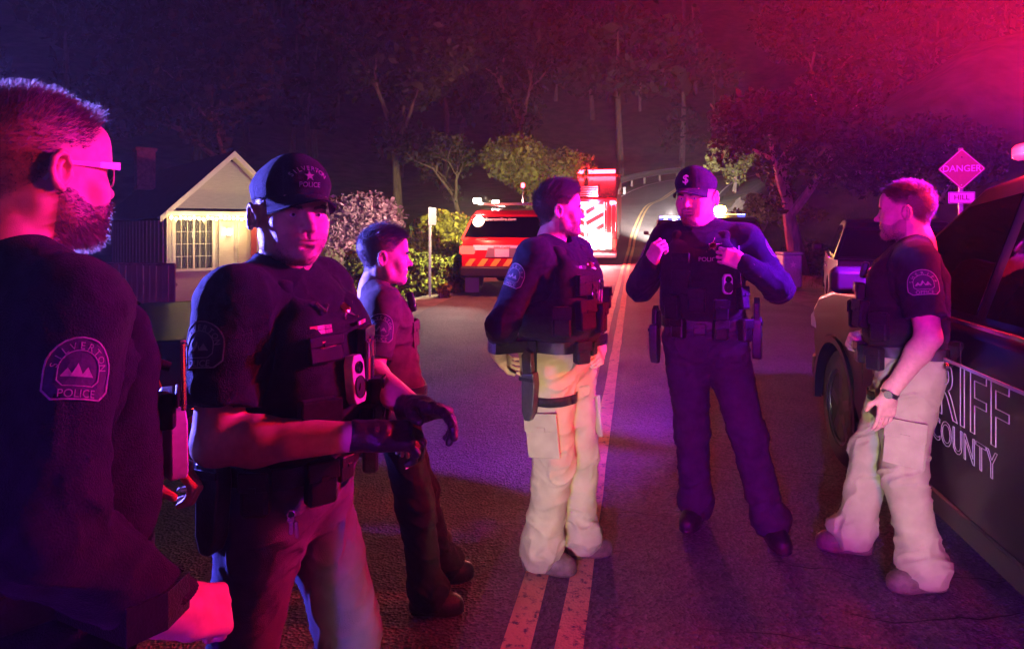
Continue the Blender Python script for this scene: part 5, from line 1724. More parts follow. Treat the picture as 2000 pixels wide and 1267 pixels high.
def car(label, x, y, rz, prof, paint, name="police_car", z=0.0, cat="police car", bar=None, tail=True, push=False, group=None, barw=1.25, bary=.05):
    e = empty(name, (x, y, z), rz); tag(e, label, cat, group)
    p = prof; w, wb, wr, belt = p['w'], p['wb'], p['wr'], p['belt']
    zr = max(a[1] for a in p['green'])
    ra, fa, rad = p['ra'], p['fa'], p['wh']+.075
    out = list(p['low'])+arc_pts(fa, p['wh'], rad, 0, 180)[0:]+arc_pts(ra, p['wh'], rad, 0, 180)
    lowz = .3
    out = list(p['low'])+[(fa+rad, lowz+.02)]+arc_pts(fa, p['wh'], rad, 0, 180)[1:-1]+[(fa-rad, lowz), (ra+rad, lowz)]+arc_pts(ra, p['wh'], rad, 0, 180)[1:-1]+[(ra-rad, lowz+.04)]
    n = len(out); V = []
    def tw(zz, yy_):   # width: slight tuck low down and at both ends
        t = w
        if zz < .5: t -= .03
        if zz > belt-.12: t -= .03
        en = abs(yy_)/p['L']; t -= .10*max(0, en-.8)/.2
        return t
    for s in (-1, 1): V += [(s*tw(z_, y_), y_, z_) for y_, z_ in out]
    F = [tuple(range(n)), tuple(range(n, 2*n))[::-1]]+[(i, n+i, n+(i+1) % n, (i+1) % n) for i in range(n)]
    mb = MB(); mb.add(V, F); body = mb.build("body", paint, e, bevel=.035, seg=3, ang=24)
    g = p['green']; n = len(g)
    def gw(zz): return wb+(wr-wb)*(zz-belt)/(zr-belt)
    V = []
    for s in (-1, 1): V += [(s*gw(z_), y_, z_) for y_, z_ in g]
    F = [tuple(range(n)), tuple(range(n, 2*n))[::-1]]+[(i, n+i, n+(i+1) % n, (i+1) % n) for i in range(n)]
    mb = MB(); mb.add(V, F); cab = mb.build("cabin", paint, e, bevel=.03, seg=3, ang=18)
    # glass
    for s in (-1, 1):
        for poly in p['side']:
            V = [(s*(gw(z_)+.006), y_, z_) for y_, z_ in poly]+[(s*(gw(z_)-.02), y_, z_) for y_, z_ in poly]; k = len(poly)
            mb = MB(); mb.add(V, [tuple(range(k)), tuple(range(k, 2*k))[::-1]]+[(i, k+i, k+(i+1) % k, (i+1) % k) for i in range(k)]); mb.build("side_window", M_CGLASS, e)
        # belt moulding
        mb = MB(); mb.box((s*(w-.008), (p['side'][0][0][0]+p['side'][-1][-1][0])/2, belt+.035), (.02, p['side'][0][0][0]-p['side'][-1][-1][0]+.1, .014)); mb.build("belt_moulding", M_CHROME, e)
    for key, nm in (('ws', "windscreen"), ('rw', "rear_window")):
        (y0, z0), (y1, z1) = p[key]; nn = Vector((0, z0-z1, y1-y0)).normalized()*(.008)
        if nn.z < 0: nn = -nn
        V = []
        for o_ in (1, -1.5):
            V += [(-gw(z0)*.92, y0+nn.y*o_, z0+nn.z*o_), (gw(z0)*.92, y0+nn.y*o_, z0+nn.z*o_), (gw(z1)*.93, y1+nn.y*o_, z1+nn.z*o_), (-gw(z1)*.93, y1+nn.y*o_, z1+nn.z*o_)]
        mb = MB(); mb.add(V, [(0, 1, 2, 3), (7, 6, 5, 4), (0, 4, 5, 1), (1, 5, 6, 2), (2, 6, 7, 3), (3, 7, 4, 0)]); mb.build(nm, M_CGLASS, e)
    # seams, handles, mirrors, cladding
    for s in (-1, 1):
        for yy_ in (p['side'][0][-1][0]-.035, fa-.55, ra+.42):
            mb = MB(); mb.box((s*(w+.0005), yy_, (belt+.42)/2), (.003, .009, belt-.5)); mb.build("door_seam", M_CLAD, e)
        for yy_ in (p['side'][0][-1][0]+.14, p['side'][1][-1][0]+.16):
            mb = MB(); mb.box((s*(w+.014), yy_, belt-.16), (.028, .2, .03), b=.008); mb.build("door_handle", M_CHROME if paint is M_CARBLACK else paint, e)
        mb = MB(); mb.box((s*(w+.12), p['side'][0][0][0]-.12, belt+.12), (.2, .1, .15), b=.03); mb.box((s*(w-.0), p['side'][0][0][0]-.1, belt+.05), (.12, .06, .04)); mb.build("side_mirror", M_CLAD, e, bevel=.012)
        mb = MB(); mb.box((s*(w-.012), (fa+ra)/2, .36), (.03, fa-ra-2*rad, .1), b=.008); mb.build("sill_cladding", M_CLAD, e)
        for yy_ in (fa, ra):
            wheel(e, s*(w-.14), yy_, p['wh'], s)
            mb = MB(); P = arc_pts(yy_, p['wh'], rad+.012, -5, 185, 19); Pi = arc_pts(yy_, p['wh'], rad-.03, -5, 185, 19); V = []
            for (a_, b_), (c_, d_) in zip(P, Pi): V += [(s*(w-.028), a_, b_), (s*(w+.014), a_, b_), (s*(w+.014), c_, d_), (s*(w-.028), c_, d_)]
            F = []
            for i in range(18):
                for k in range(4): F.append((i*4+k, i*4+(k+1) % 4, (i+1)*4+(k+1) % 4, (i+1)*4+k))
            mb.add(V, F); mb.build("arch_flare", M_CLAD if paint is not M_CARBLACK else paint, e, smooth=True)
    # ends
    L = p['L']
    mb = MB(); mb.box((0, -L+.03, .5), (2*w*.92, .14, .22), b=.03); mb.build("rear_bumper", M_CLAD, e, bevel=.02)
    mb = MB(); mb.box((0, L-.03, .46), (2*w*.9, .14, .2), b=.03); mb.build("front_bumper", M_CLAD, e, bevel=.02)
    mb = MB(); mb.box((0, L-.0, .72), (w*.95, .05, .2), b=.01); mb.build("grille", M_CLAD, e)
    ty = belt-.2
    for s in (-1, 1):
        mb = MB(); mb.box((s*w*.76, -L+.035, ty), (.34, .12, .17), b=.03); mb.build("tail_lamp", M_TAIL if tail else M_TAILOFF, e, bevel=.015)
        mb = MB(); mb.box((s*w*.74, L-.07, ty-.12), (.34, .2, .15), b=.03); mb.build("head_lamp", M_HEADGL, e, bevel=.02)
    mb = MB(); mb.prism([(-.36, -.09), (.36, -.09), (.3, .1), (-.3, .1)], .015, Matrix.Translation((0, -L-.0, ty-.05)) @ Matrix.Rotation(R(90), 4, 'X')); mb.build("plate_recess", M_CLAD if paint is M_CARBLACK else M_CARGREY, e)
    mb = MB(); mb.box((0, -L-.02, ty-.05), (.305, .012, .155)); pl_ = mb.build("licence_plate", M_PLATE, e)
    if bar:
        zb = zr+.035
        mb = MB(); mb.box((0, bary, zb+.045), (barw, .3, .075), b=.02); bo = mb.build("light_bar", M_BARH, e, bevel=.012)
        for s in (-1, 1):
            mb = MB(); mb.box((s*.42, bary, zb), (.06, .2, .05)); mb.build("bar_foot", M_CLAD, bo)
        nmod = 8
        for i in range(nmod):
            c_ = bar[i]
            if c_ is None: continue
            xx_ = -barw/2+barw*(i+.5)/nmod
            for fb in (-1, 1):
                mb = MB(); mb.box((xx_, bary+fb*.146, zb+.045), (barw/nmod*.8, .02, .05), b=.004); mb.build("beacon", c_, bo)
    if push:
        for s in (-1, 1):
            mb = MB(); mb.box((s*.25, L+.09, .68), (.05, .06, .55)); mb.build("push_bar", M_CLAD, e, bevel=.01)
        mb = MB(); mb.box((0, L+.09, .9), (.6, .05, .06)); mb.build("push_bar", M_CLAD, e, bevel=.01)
    return e

ROADA = math.atan2(.185, 1.0)
RB = [M_REDL]*4+[M_BLUEL]*4
# --- lettered sheriff car on the right, heading up the road
SX, SY = 2.78, 2.62
she = car("black sheriff car with outlined lettering on its doors, front wheel behind the deputy", SX, SY, -ROADA, SUV, M_CARBLACK, name="sheriff_car", bar=[M_REDL, M_REDL, M_REDL, None, None, M_BLUEL, M_BLUEL, M_BLUEL], push=True, bary=.08)
Ms = Matrix.Rotation(R(90), 4, 'X')
def left_side(y_, z_, off=.0): return Matrix.Translation((-.985-.0035-off, y_, z_)) @ Matrix.Rotation(R(-90), 4, 'Z') @ Ms
lettering("door_lettering", "SHERIFF", .34, M_REFLT, she, left_side(.04, .86), outline=.002, sx=.95)
lettering("county_lettering", "MARION COUNTY", .145, M_REFLT, she, left_side(.1, .68), outline=.0015, sx=.88)
mb = MB(); mb.box((-1.005, -.1, 1.0), (.006, 2.2, .012)); mb.build("side_stripe", M_REFLT, she)
for s in (-1, 1):
    mb = MB(); mb.box((s*.5, 2.52, .86), (.14, .03, .05)); mb.build("grille_beacon", M_REDL if s < 0 else M_BLUEL, she)
lamp_point("bar_red_light", (-.70, .0, 1.88), 130, (1, .01, .025), .09, she)
lamp_point("bar_red_light", (-.25, -.1, 2.04), 850, (1, .006, .03), .07, she)
lamp_point("bar_blue_light", (-.3, .3, 1.97), 1500, (.25, .006, 1), .09, she)
for z_ in (1.5, 1.4):
    mb = MB(); mb.box((-.79+(z_-1.5)*-.3, -2.0, z_), (.03, .22, .06), b=.006); mb.build("quarter_beacon", M_REDL, she)
lamp_spot("quarter_red_light", (1.42, .86, 1.52), (-.74, 1.0, 1.68), 130, (1, .015, .06), 17, .9, .07)

MSh = Matrix.Translation((SX, SY, 0)) @ rotz(-ROADA)
lamp_spot("haze_glow_red_light", MSh @ Vector((.2, .3, 1.95)), MSh @ Vector((.0, 9, 9.6)), 105000, (1, .006, .03), 80, 1.0, .1)  # added spot, aimed upward to make the haze glow red like lens glare
# --- police saloon at the far left behind the two officers
pol = car("police saloon with red-orange side graphics behind the bearded officer", -4.15, 3.46, R(105), SEDAN, M_CARBLACK, bar=[M_BLUEL]*5+[M_REDL]*3, tail=True, bary=-.3, barw=1.15)
def l2(y_, z_): return Matrix.Translation((-.945, y_, z_)) @ Matrix.Rotation(R(-90), 4, 'Z') @ Ms
for (P, m_) in (([(-2.3, .86), (-1.9, .9), (-1.98, .74), (-2.36, .68)], M_GRAPH), ([(-2.36, .55), (-2.0, .6), (-2.1, .44), (-2.4, .42)], M_GRAPH), ([(-1.86, .9), (-1.3, .9), (-1.36, .78), (-1.9, .78)], M_GRAPHB)):
    mb = MB(); mb.add([(-.948, a_, b_) for a_, b_ in P]+[(-.93, a_, b_) for a_, b_ in P], [(0, 1, 2, 3), (7, 6, 5, 4), (0, 4, 5, 1), (1, 5, 6, 2), (2, 6, 7, 3), (3, 7, 4, 0)]); mb.build("side_graphic", m_, pol)
lettering("door_lettering", "POLICE", .26, M_REFLT, pol, l2(-.2, .68), outline=.003)
MP = Matrix.Translation((-4.15, 3.46, 0)) @ rotz(R(105))
lamp_spot("bar_blue_light", MP @ Vector((-.3, -.55, 1.68)), (-.45, 1.9, 1.62), 5600, (.13, .11, 1), 44, .7, .08)

lamp_spot("bar_blue_light", MP @ Vector((-.3, -.55, 1.72)), (-.76, 1.05, 1.78), 15000, (.2, .18, 1), 15, .9, .08)
# --- patrol car standing behind the viewer: its low beams reach the officers' legs
pat = car("patrol car with lit head lamps standing down the road behind the viewer", -1.3, -6.55, R(-3), SUV, M_CARBLACK, name="patrol_car", bar=[M_BLUEL]*3+[M_WHITEL]*2+[M_REDL]*3, push=True)
for s in (-1, 1):
    mb = MB(); mb.box((s*.73, 2.5, .83), (.22, .03, .1), b=.01); mb.build("lit_lamp", M_HEADON, pat)
lamp_spot("low_beam", (-.5, -3.95, .83), (.16, 3.05, .54), 1900, (1, .96, .6), 10.5, .85, .05)
lamp_spot("low_beam", (-2.0, -3.98, .83), (1.78, 2.9, .54), 3600, (1, .97, .62), 9, .85, .05)
lamp_spot("bar_blue_light", (-2.05, -5.9, 1.98), (3.9, 3.9, -.3), 4200, (.24, .005, 1), 46, .8, .1)
lamp_spot("bar_red_light", (-.8, -5.9, 1.98), (3.6, 3.9, -.3), 2500, (1, .005, .1), 48, .9, .1)

# --- parked car ahead of it on the right verge
par = car("dark parked car with grey licence plate ahead of the sheriff car", 6.93, 12.4, -R(24), SUV, M_CARBLACK, name="parked_car", cat="car", tail=True, z=-.13)
lettering("plate_lettering", "WTY", .09, M_CLAD, par, Matrix.Translation((0, -2.53, .88)) @ Ms, .001)
mb = MB(); mb.prism([(-.3, -.1), (.3, -.1), (.24, .1), (-.24, .1)], .01, Matrix.Translation((-.34, -2.49, .74)) @ Ms); mb.build("tailgate_panel", M_PLATE, par)

# --- two patrol cars further up
fc = dict(group="patrol cars further up the road")
fa1 = car("far patrol car left of the capped deputy, tail lamps lit", 6.3, 25.6, -ROADA, SUV, M_CARBLACK, name="patrol_car", bar=[M_BLUEL, M_WHITEL, M_BLUEL, M_WHITEL]*2, **fc)
fa2 = car("far patrol car with glaring amber lamp at the capped deputy's shoulder", 8.9, 27.3, -ROADA, SUV, M_CARBLACK, name="patrol_car", bar=[None, M_AMBER, M_AMBER, None, None, None, M_BLUEL, M_BLUEL], z=.12, **fc)
mb = MB(); mb.lathe([(.02, 1.9), (.2, 1.93), (.25, 2.06), (.2, 2.2), (.02, 2.24)], 16, Matrix.Translation((-.36, -.1, 0))); mb.build("amber_beacon", M_AMBER, fa2, smooth=True)
lamp_point("bar_amber_light", (-.42, -.55, 2.05), 260, (1, .5, .08), .1, fa2)
for o_, (x_, y_) in ((fa1, (6.3, 25.6)),):
    lamp_spot("head_beam", (x_+.3, y_+2.0, 2.05), (x_+2.6, y_+14, 3.0), 26000, (1, .86, .82), 62, .8, .06)
lamp_point("bar_white_light", (0, .6, 2.0), 60, (.8, .75, 1), .08, fa1)

# --- red command vehicle of the fire service
fx, fy = .27, 16.9
red = car("red fire command vehicle with white web address on its rear window", fx, fy, -ROADA, SUV, M_CARRED, name="command_vehicle", cat="fire vehicle", bar=None, tail=True)
red.scale = (1.03, 1.06, 1.09)
def rear(x_, y_, z_): return Matrix.Translation((x_, y_, z_)) @ Ms
sl_ = math.atan2(2.4-2.09, 1.61-1.17)
def rearw(x_, z_):
    t = (z_-1.17)/(1.61-1.17); y_ = -2.4+t*(2.4-2.09)
    return Matrix.Translation((x_, y_-.016, z_)) @ Matrix.Rotation(R(90)-sl_, 4, 'X')
lettering("window_lettering", "silvertonfire.com", .105, M_WHITE, red, rearw(-.12, 1.545), .001, bold=.01)
for (x0, x1, z0, z1, m_) in ((-.62, .62, .93, 1.03, M_WHITE),):
    mb = MB(); mb.box(((x0+x1)/2, -2.497, (z0+z1)/2), (x1-x0, .02, z1-z0)); mb.build("rear_stripe", m_, red)
lettering("stripe_lettering", "FIRE CHIEF", .075, M_CARRED, red, rear(0, -2.509, .98), .001)
for k in range(6):
    x0 = -.8+.27*k; P = [(x0, .62), (x0+.13, .62), (x0+.24, .76), (x0+.11, .76)]
    mb = MB(); mb.add([(a_, -2.512, b_) for a_, b_ in P]+[(a_, -2.49, b_) for a_, b_ in P], [(0, 1, 2, 3), (7, 6, 5, 4), (0, 4, 5, 1), (1, 5, 6, 2), (2, 6, 7, 3), (3, 7, 4, 0)]); mb.build("chevron", M_CHEVY, red)
for s in (-1, 1):
    mb = MB(); mb.box((s*.72, -2.2, .22), (.3, .02, .32)); mb.build("mud_flap", M_CARGREY, red)
M_FLASH = mat("flasher_white_red", (1, .5, .4), emit=(1, .42, .25), estr=60, var=0)
mb = MB(); mb.lathe([(.02, .07), (.1, .05), (.12, 0)], 16, rearw(-.58, 1.5)); mb.build("rear_beacon", M_FLASH, red, smooth=True)
mb = MB(); mb.tube([(-.55, -1.9, 1.86), (-.55, .4, 1.88)], .025, 6); mb.build("roof_rail", M_CHROME, red); mb = MB(); mb.tube([(.55, -1.9, 1.86), (.55, .4, 1.88)], .025, 6); mb.build("roof_rail", M_CHROME, red)
mb = MB(); mb.box((0, -1.86, 1.86), (1.35, .06, .05)); mb.build("roof_crossbar", M_CHROME, red)
mb = MB(); mb.tube([(.3, -1.7, 1.86), (.3, -1.7, 2.2)], .014, 6); mb.build("antenna", M_CHROME, red); mb = MB(); mb.lathe([(.02, 2.2), (.04, 2.22), (.04, 2.28), (.02, 2.3)], 10, Matrix.Translation((.3, -1.7, 0))); mb.build("antenna_lamp", M_REDL, red)
lamp_point("rear_beacon_light", (-.5, -3.1, 1.5), 160, (1, .16, .1), .06, red)
mb = MB(); mb.box((-.66, -1.98, 1.93), (.16, .09, .1), b=.015); mb.build("fill_lamp_box", M_WHITEL, red)  # added glowing box, invented source for the verge fill
mb = MB(); mb.box((-.66, -.1, 1.95), (.16, .09, .1), b=.015); mb.build("fill_lamp_box", M_WHITEL, red)  # added glowing box, invented source for the bush fill
lamp_spot("verge_fill_light", (-.75, 14.1, 2.15), (-1.75, 10.8, 0), 430, (1, .84, .74), 58, 1.0, .06)  # added fill that brightens the gravel on the left
lamp_spot("verge_fill_light", (-.75, 14.1, 2.15), (-3.2, 15.6, .8), 1300, (1, .88, .5), 95, .8, .06)  # added fill that brightens the hedge
lamp_spot("bush_fill_light", (-.6, 17.6, 2.25), (-1.6, 24.6, 1.4), 7000, (1, .84, .36), 46, .7, .06)  # added fill that brightens the yellowish bush

# --- fire engine
ex, ey = 3.6, 30.0
eng = empty("fire_engine", (ex, ey, .57), -ROADA); eng.rotation_euler = (R(11), 0, -ROADA); tag(eng, "fire engine seen from the rear with glaring lamps beyond the swept-haired deputy", "fire engine")
mb = MB(); mb.box((0, 0, 1.62), (2.44, 7.4, 2.3)); mb.build("body", M_TRUCKRED, eng, bevel=.05)
mb = MB(); mb.box((0, 4.4, 1.55), (2.4, 1.6, 2.4)); mb.build("cab", M_TRUCKRED, eng, bevel=.15)
mb = MB(); mb.box((0, 0, .62), (2.0, 7.6, .35)); mb.build("chassis", M_CLAD, eng)
M_DIAM = mat("aluminium_tread_plate", (.5, .5, .52), rough=.3, metal=.9, var=.15, scale=40, bump=.5, bscale=90)
M_PANELW = mat("pale_rear_panel", (.6, .55, .55), rough=.35, var=.08)
Y0 = -3.7
mb = MB(); mb.box((0, Y0-.02, 1.7), (1.5, .06, 1.9)); mb.build("rear_panel", M_PANELW, eng)
for s in (-1, 1):
    for k in range(4):
        P = [(s*.04, .8+.45*k), (s*.72, 1.2+.45*k), (s*.72, 1.38+.45*k), (s*.04, .98+.45*k)]
        mb = MB(); mb.add([(a_, Y0-.06, b_) for a_, b_ in P]+[(a_, Y0-.04, b_) for a_, b_ in P], [(0, 1, 2, 3), (7, 6, 5, 4), (0, 4, 5, 1), (1, 5, 6, 2), (2, 6, 7, 3), (3, 7, 4, 0)]); mb.build("chevron", M_TRUCKRED, eng)
    for x_ in (.82, 1.02, 1.18):
        mb = MB(); mb.tube([(s*x_, Y0-.02, .75), (s*x_, Y0-.12, .8), (s*x_, Y0-.12, 2.65), (s*x_, Y0-.02, 2.7)], .025, 8); mb.build("grab_rail", M_CHROME, eng, smooth=True)
    mb = MB(); mb.box((s*1.1, Y0-.03, 1.0), (.2, .08, .34), b=.02); mb.build("tail_lamp", M_TAIL, eng)
    mb = MB(); mb.box((s*1.05, Y0-.05, 2.62), (.2, .1, .16), b=.02); mb.build("upper_beacon", M_REDL, eng)
    mb = MB(); mb.box((s*.55, Y0-.09, 2.42), (.28, .08, .2), b=.02); mb.build("flood_lamp", M_WHITEL, eng)
    mb = MB(); mb.box((s*1.38, 4.6, 1.9), (.16, .1, .4), b=.02); mb.build("side_mirror", M_CLAD, eng)
    for yy_ in (-2.2, 3.4):
        wheel(eng, s*1.08, yy_, .52, s)
for k in range(5):
    mb = MB(); mb.box((0, -3.4+.1*k, 2.84+.075*k), (1.0, .03, .03)); mb.build("hose_bed_slat", M_CHROME, eng)
for s in (-1, 1):
    mb = MB(); mb.tube([(s*.5, -3.5, 2.75), (s*.5, -2.9, 3.25)], .03, 6); mb.build("ladder_rail", M_CHROME, eng)
for (x_, m_) in ((-.35, M_REDL), (.0, M_WHITEL), (.4, M_REDL)):
    mb = MB(); mb.box((x_, Y0-.06, .92), (.3, .06, .3), b=.02); mb.build("lower_flood" if m_ is M_WHITEL else "lower_beacon", m_, eng)
mb = MB(); mb.box((.62, Y0-.1, 1.1), (.8, .08, .6), b=.03); mb.build("lower_flood", M_WHITEL, eng)
mb = MB(); mb.box((0, Y0-.2, .58), (2.4, .42, .12), b=.01); mb.build("step_bumper", M_DIAM, eng)
mb = MB(); mb.box((0, 4.0, 2.95), (1.9, .35, .16), b=.02); mb.build("cab_light_bar", M_REDL, eng)
lamp_point("flood_light", (.3, Y0-.55, 1.3), 700, (1, .2, .22), .2, eng)
lamp_point("beacon_light", (.3, Y0-.6, 2.6), 3200, (1, .02, .05), .12, eng)
lamp_spot("scene_light", (2.0, 25.9, 3.2), (-.3, 33, 4.9), 2600, (1, .82, .35), 80, .8, .12)
# ------------------------------------------------------------------ the six officers
def az_rz(X, Y, psi):
    """psi: 0 faces away from the lens, 90 profile to the right, 180 faces the lens, 270 profile to the left"""
    return -(math.atan2(X, Y)+R(psi))

def ribbons(M, parent, cols, w=.02, h=.009, rows=1):
    for r_ in range(rows):
        for i, c in enumerate(cols):
            mb = MB(); mb.box(((i-(len(cols)-1)/2)*w, -r_*h*1.15, .0025), (w*.94, h, .003), M); mb.build("service_ribbon", c, parent)

M_RIB = [mat("ribbon", c, rough=.6, var=.3, scale=300) for c in ((.5, .1, .08), (.6, .55, .5), (.35, .08, .25))]
M_PINKPHONE = mat("phone_case", (.6, .12, .14), rough=.3, var=.05)
M_PAPER = mat("crumpled_paper", (.75, .74, .7), rough=.8, var=.1, bump=.6, bscale=60)
M_HOLST = mat("holster_polymer", (.03, .03, .035), rough=.35, var=.25, scale=50, bump=.2, bscale=200)

# --- officer 1: close on the left, seen from behind his right shoulder, bearded, spectacles
X1, Y1 = -.76, 1.05
rz1 = az_rz(X1, Y1, 72)
P1 = make_person("bearded officer in spectacles, seen in profile with his shoulder patch to us", X1, Y1, rz1, 1.765,
    dict(elR=(.3, -.085, 1.2), wrR=(.265, .1, 1.0), elL=(-.27, .02, 1.15), wrL=(-.16, .24, 1.08),
         handR=dict(d=(-.12, 1, -.4), n=(-.75, 0, -.65), curl=(46, 92, 62), thumb=38, spread=3), handL=dict(d=(.7, .7, 0), n=(0, -.2, -1), curl=(50, 60, 40))),
    dict(skin=(.5, .3, .22), hair=(.05, .035, .03), style='buzz', beard='full', bcol=(.09, .065, .055), blen=.011, nbeard=4200, nhair=9000, glasses=True, yaw=10, pitch=1, hs=1.0, scalp=.6, stubble=.6, lift=.012, hw=.0005, seed=2, neck=1.08),
    dict(shirt=M_NAVY, trousers=M_NAVY, vest=M_NAVY, sleeve='long', bulk=.97, hcloth=.006, seed=3, harm=.0035), h_head=.0026)
I = P1
shoulder_patch(I, 1, ("SILVERTON", "POLICE"), .086)
v = I['vest']
cz = I['J']['chest'][2]
M = on_body(I, 'vtree', 16, cz-.14); body_camera(I, M @ Matrix.Translation((.0, 0, .018)), v, .056, .12, .03); 
M = on_body(I, 'vtree', 34, cz-.03); pens(M @ Matrix.Translation((0, 0, .03)), v, (-.03, -.014, .004), (M_CHROME, M_PLASTIC, M_PINKPHONE), .11); pouch(I, M @ Matrix.Translation((0, -.03, 0)), .07, .06, .026)
M = on_body(I, 'vtree', -18, cz+.03); radio_mic(M, v)
M = on_body(I, 'vtree', -35, cz-.12); pouch(I, M, .08, .14, .05)
M = on_body(I, 'vtree', -12, cz+.06); badge_star(I, M, .034, v)
for az, w, hh, d in ((-20, .06, .11, .05), (-60, .07, .13, .05)):
    pouch(I, belt_frame(I, az) @ Matrix.Translation((0, -.03, 0)), w, hh, d, M_NYLON, I['belt'])
Jn = I['J']['neck']
# hydration style tube down the front strap
a = on_body(I, 'vtree', 30, cz+.12).translation; b = on_body(I, 'vtree', 22, cz-.0).translation
mb = MB(); pts = [Vector((Jn[0]+.07, Jn[1]+.03, Jn[2]+.03)), Vector(a)+Vector((.012, .014, .0)), (Vector(a)+Vector(b))/2+Vector((.012, .03, 0)), Vector(b)+Vector((.01, .03, 0))]
mb.tube(pts, [.0085, .0095, .0095, .0085], 10); mb.build("shoulder_strap_tube", M_NYLON, v, smooth=True)
for t in (.25, .5, .75):
    k = min(2, int(t*3)); p_ = pts[k].lerp(pts[k+1], t*3-k); d_ = (pts[k+1]-pts[k]).normalized()*.004
    mb = MB(); mb.tube([p_-d_, p_+d_], .0108, 10); mb.build("tube_band", M_PLASTIC, v, smooth=True)

# --- officer 2: capped, arms folded low, gloves
X2, Y2 = -.565, 1.67
rz2 = az_rz(X2, Y2, 124)
P2 = make_person("officer in dark lettered cap and black gloves, face turned to us, beside the bearded man", X2, Y2, rz2, 1.70,
    dict(elR=(.285, .01, 1.155), wrR=(.15, .32, 1.155), elL=(-.275, .06, 1.2), wrL=(-.02, .36, 1.175), kneeR=(.12, -.06, .5), ankR=(.15, -.16, .09), kneeL=(-.12, .12, .5), ankL=(-.15, .1, .09),
         handR=dict(d=(-.55, .8, -.1), n=(-.3, -.3, -.9), curl=(35, 45, 30), thumb=25), handL=dict(d=(.35, .85, .12), n=(.3, -.25, -.9), curl=((12, 18, 10), (20, 28, 15), (30, 35, 25), (38, 40, 30)), thumb=10)),
    dict(skin=(.5, .31, .235), hair=(.06, .04, .03), style='short', yaw=-33, pitch=0, fat=1.0, hs=1.07, neck=1.05, gaze=0, beard='full', blen=.0025, nbeard=1500, stubble=.16, seed=5, nhair=3500,
         cap=dict(mat=M_BLACK, label="dark cap lettered with the town's name above a star and POLICE", lines=("SILVERTON", "POLICE"), tilt=2)),
    dict(shirt=M_NAVY, trousers=M_GREYPANT, vest=M_NAVY, sleeve='short', bulk=1.14, belly=1.08, gloves=True, fore=1.12, hcloth=.006, seed=8, harm=.0038), h_head=.0026)
I = P2; v = I['vest']; cz = I['J']['chest'][2]
shoulder_patch(I, 1, ("SILVERTON", "POLICE"), .105)
M = on_body(I, 'vtree', 7, cz-.075); body_camera(I, M @ Matrix.Translation((0, 0, .004)), v, .052, .115, .026)
M = on_body(I, 'vtree', -16, cz+.085, flat=False); badge_star(I, M, .04, v)
M = on_body(I, 'vtree', 34, cz+.06); ribbons(M, v, [M_RIB[0], M_RIB[1], M_RIB[2]], rows=2); pouch(I, M @ Matrix.Translation((0, -.05, 0)), .09, .06, .018)
M = on_body(I, 'vtree', 30, cz+.01); mb = MB(); mb.box((0, .015, .014), (.062, .02, .012), M, b=.003); mb.build("phone", M_PINKPHONE, v)
M = on_body(I, 'vtree', -20, cz+.0); ribbons(M @ Matrix.Translation((0, .05, 0)), v, [M_RIB[1], M_RIB[0], M_RIB[2]]); pouch(I, M, .085, .075, .02)
M = on_body(I, 'vtree', -18, cz-.06); pens(M @ Matrix.Translation((0, 0, .01)), v, (-.03, -.012, .006, .024), (M_CHROME, M_PINKPHONE, M_PLASTIC, M_CHROME), .1)
M = on_body(I, 'vtree', 28, cz+.1); mb = MB(); mb.tube([(-.02, .01, .01), (0, -.012, .016), (.012, .004, .01)], .006, 8, M); mb.build("clip_lamp", M_CHROME, v, smooth=True)
for az, zz, w, hh, d in ((-26, -.14, .06, .09, .035), (-8, -.2, .05, .1, .04), (-40, -.2, .055, .1, .045), (-24, -.21, .03, .1, .035), (40, -.15, .09, .12, .04)):
    pouch(I, on_body(I, 'vtree', az, cz+zz), w, hh, d)
for az, w, hh, d in ((36, .07, .1, .04), (9, .05, .06, .018), (-27, .06, .1, .04), (-63, .07, .12, .05), (72, .06, .1, .045)):
    pouch(I, belt_frame(I, az) @ Matrix.Translation((0, -.02, 0)), w, hh, d, M_LEATHER, I['belt'])
holster(I, belt_frame(I, 99), I['belt'], .0, M_HOLST)
M = belt_frame(I, 54)
mb = MB(); mb.box((.0, -.1, .02), (.009, .03, .003), M, b=.001); mb.lathe([(.004, -.002), (.008, -.001), (.008, .001), (.004, .002)], 12, M @ Matrix.Translation((0, -.082, .02))); mb.build("key", M_CHROME, I['belt'])
mb = MB(); mb.box((.004, -.105, .022), (.007, .036, .002), M @ Matrix.Rotation(R(4), 4, 'Z'), b=.0008); mb.build("key", M_CHROME, I['belt'])
mb = MB(); mb.tube([(math.cos(2*math.pi*k/12)*.008, -.07+math.sin(2*math.pi*k/12)*.008, .02) for k in range(13)], .0016, 6, M, cap=False); mb.build("key_ring", M_CHROME, I['belt'], smooth=True)
# crumpled paper held in the gloves: a thing of its own
MW = Matrix.Translation((X2, Y2, 0)) @ rotz(rz2)
hp = Vector(I['J']['wrR'])+Vector((-.07, .075, -.055))
rr = random.Random(4); mb = MB(); V = []; F = []
for j in range(6):
    for i in range(6): V.append(MW @ (hp+Vector(((i-2.5)*.011, (j-2.5)*.004+rr.uniform(-.004, .004), (j-2.5)*.010+rr.uniform(-.004, .004)))))
for j in range(5):
    for i in range(5): F.append((j*6+i, j*6+i+1, (j+1)*6+i+1, (j+1)*6+i))
mb.add(V, F); o = mb.build("folded_paper", M_PAPER)
o.modifiers.new("thickness", 'SOLIDIFY').thickness = .001
tag(o, "small white paper crumpled in the gloved hands of the capped officer", "paper")

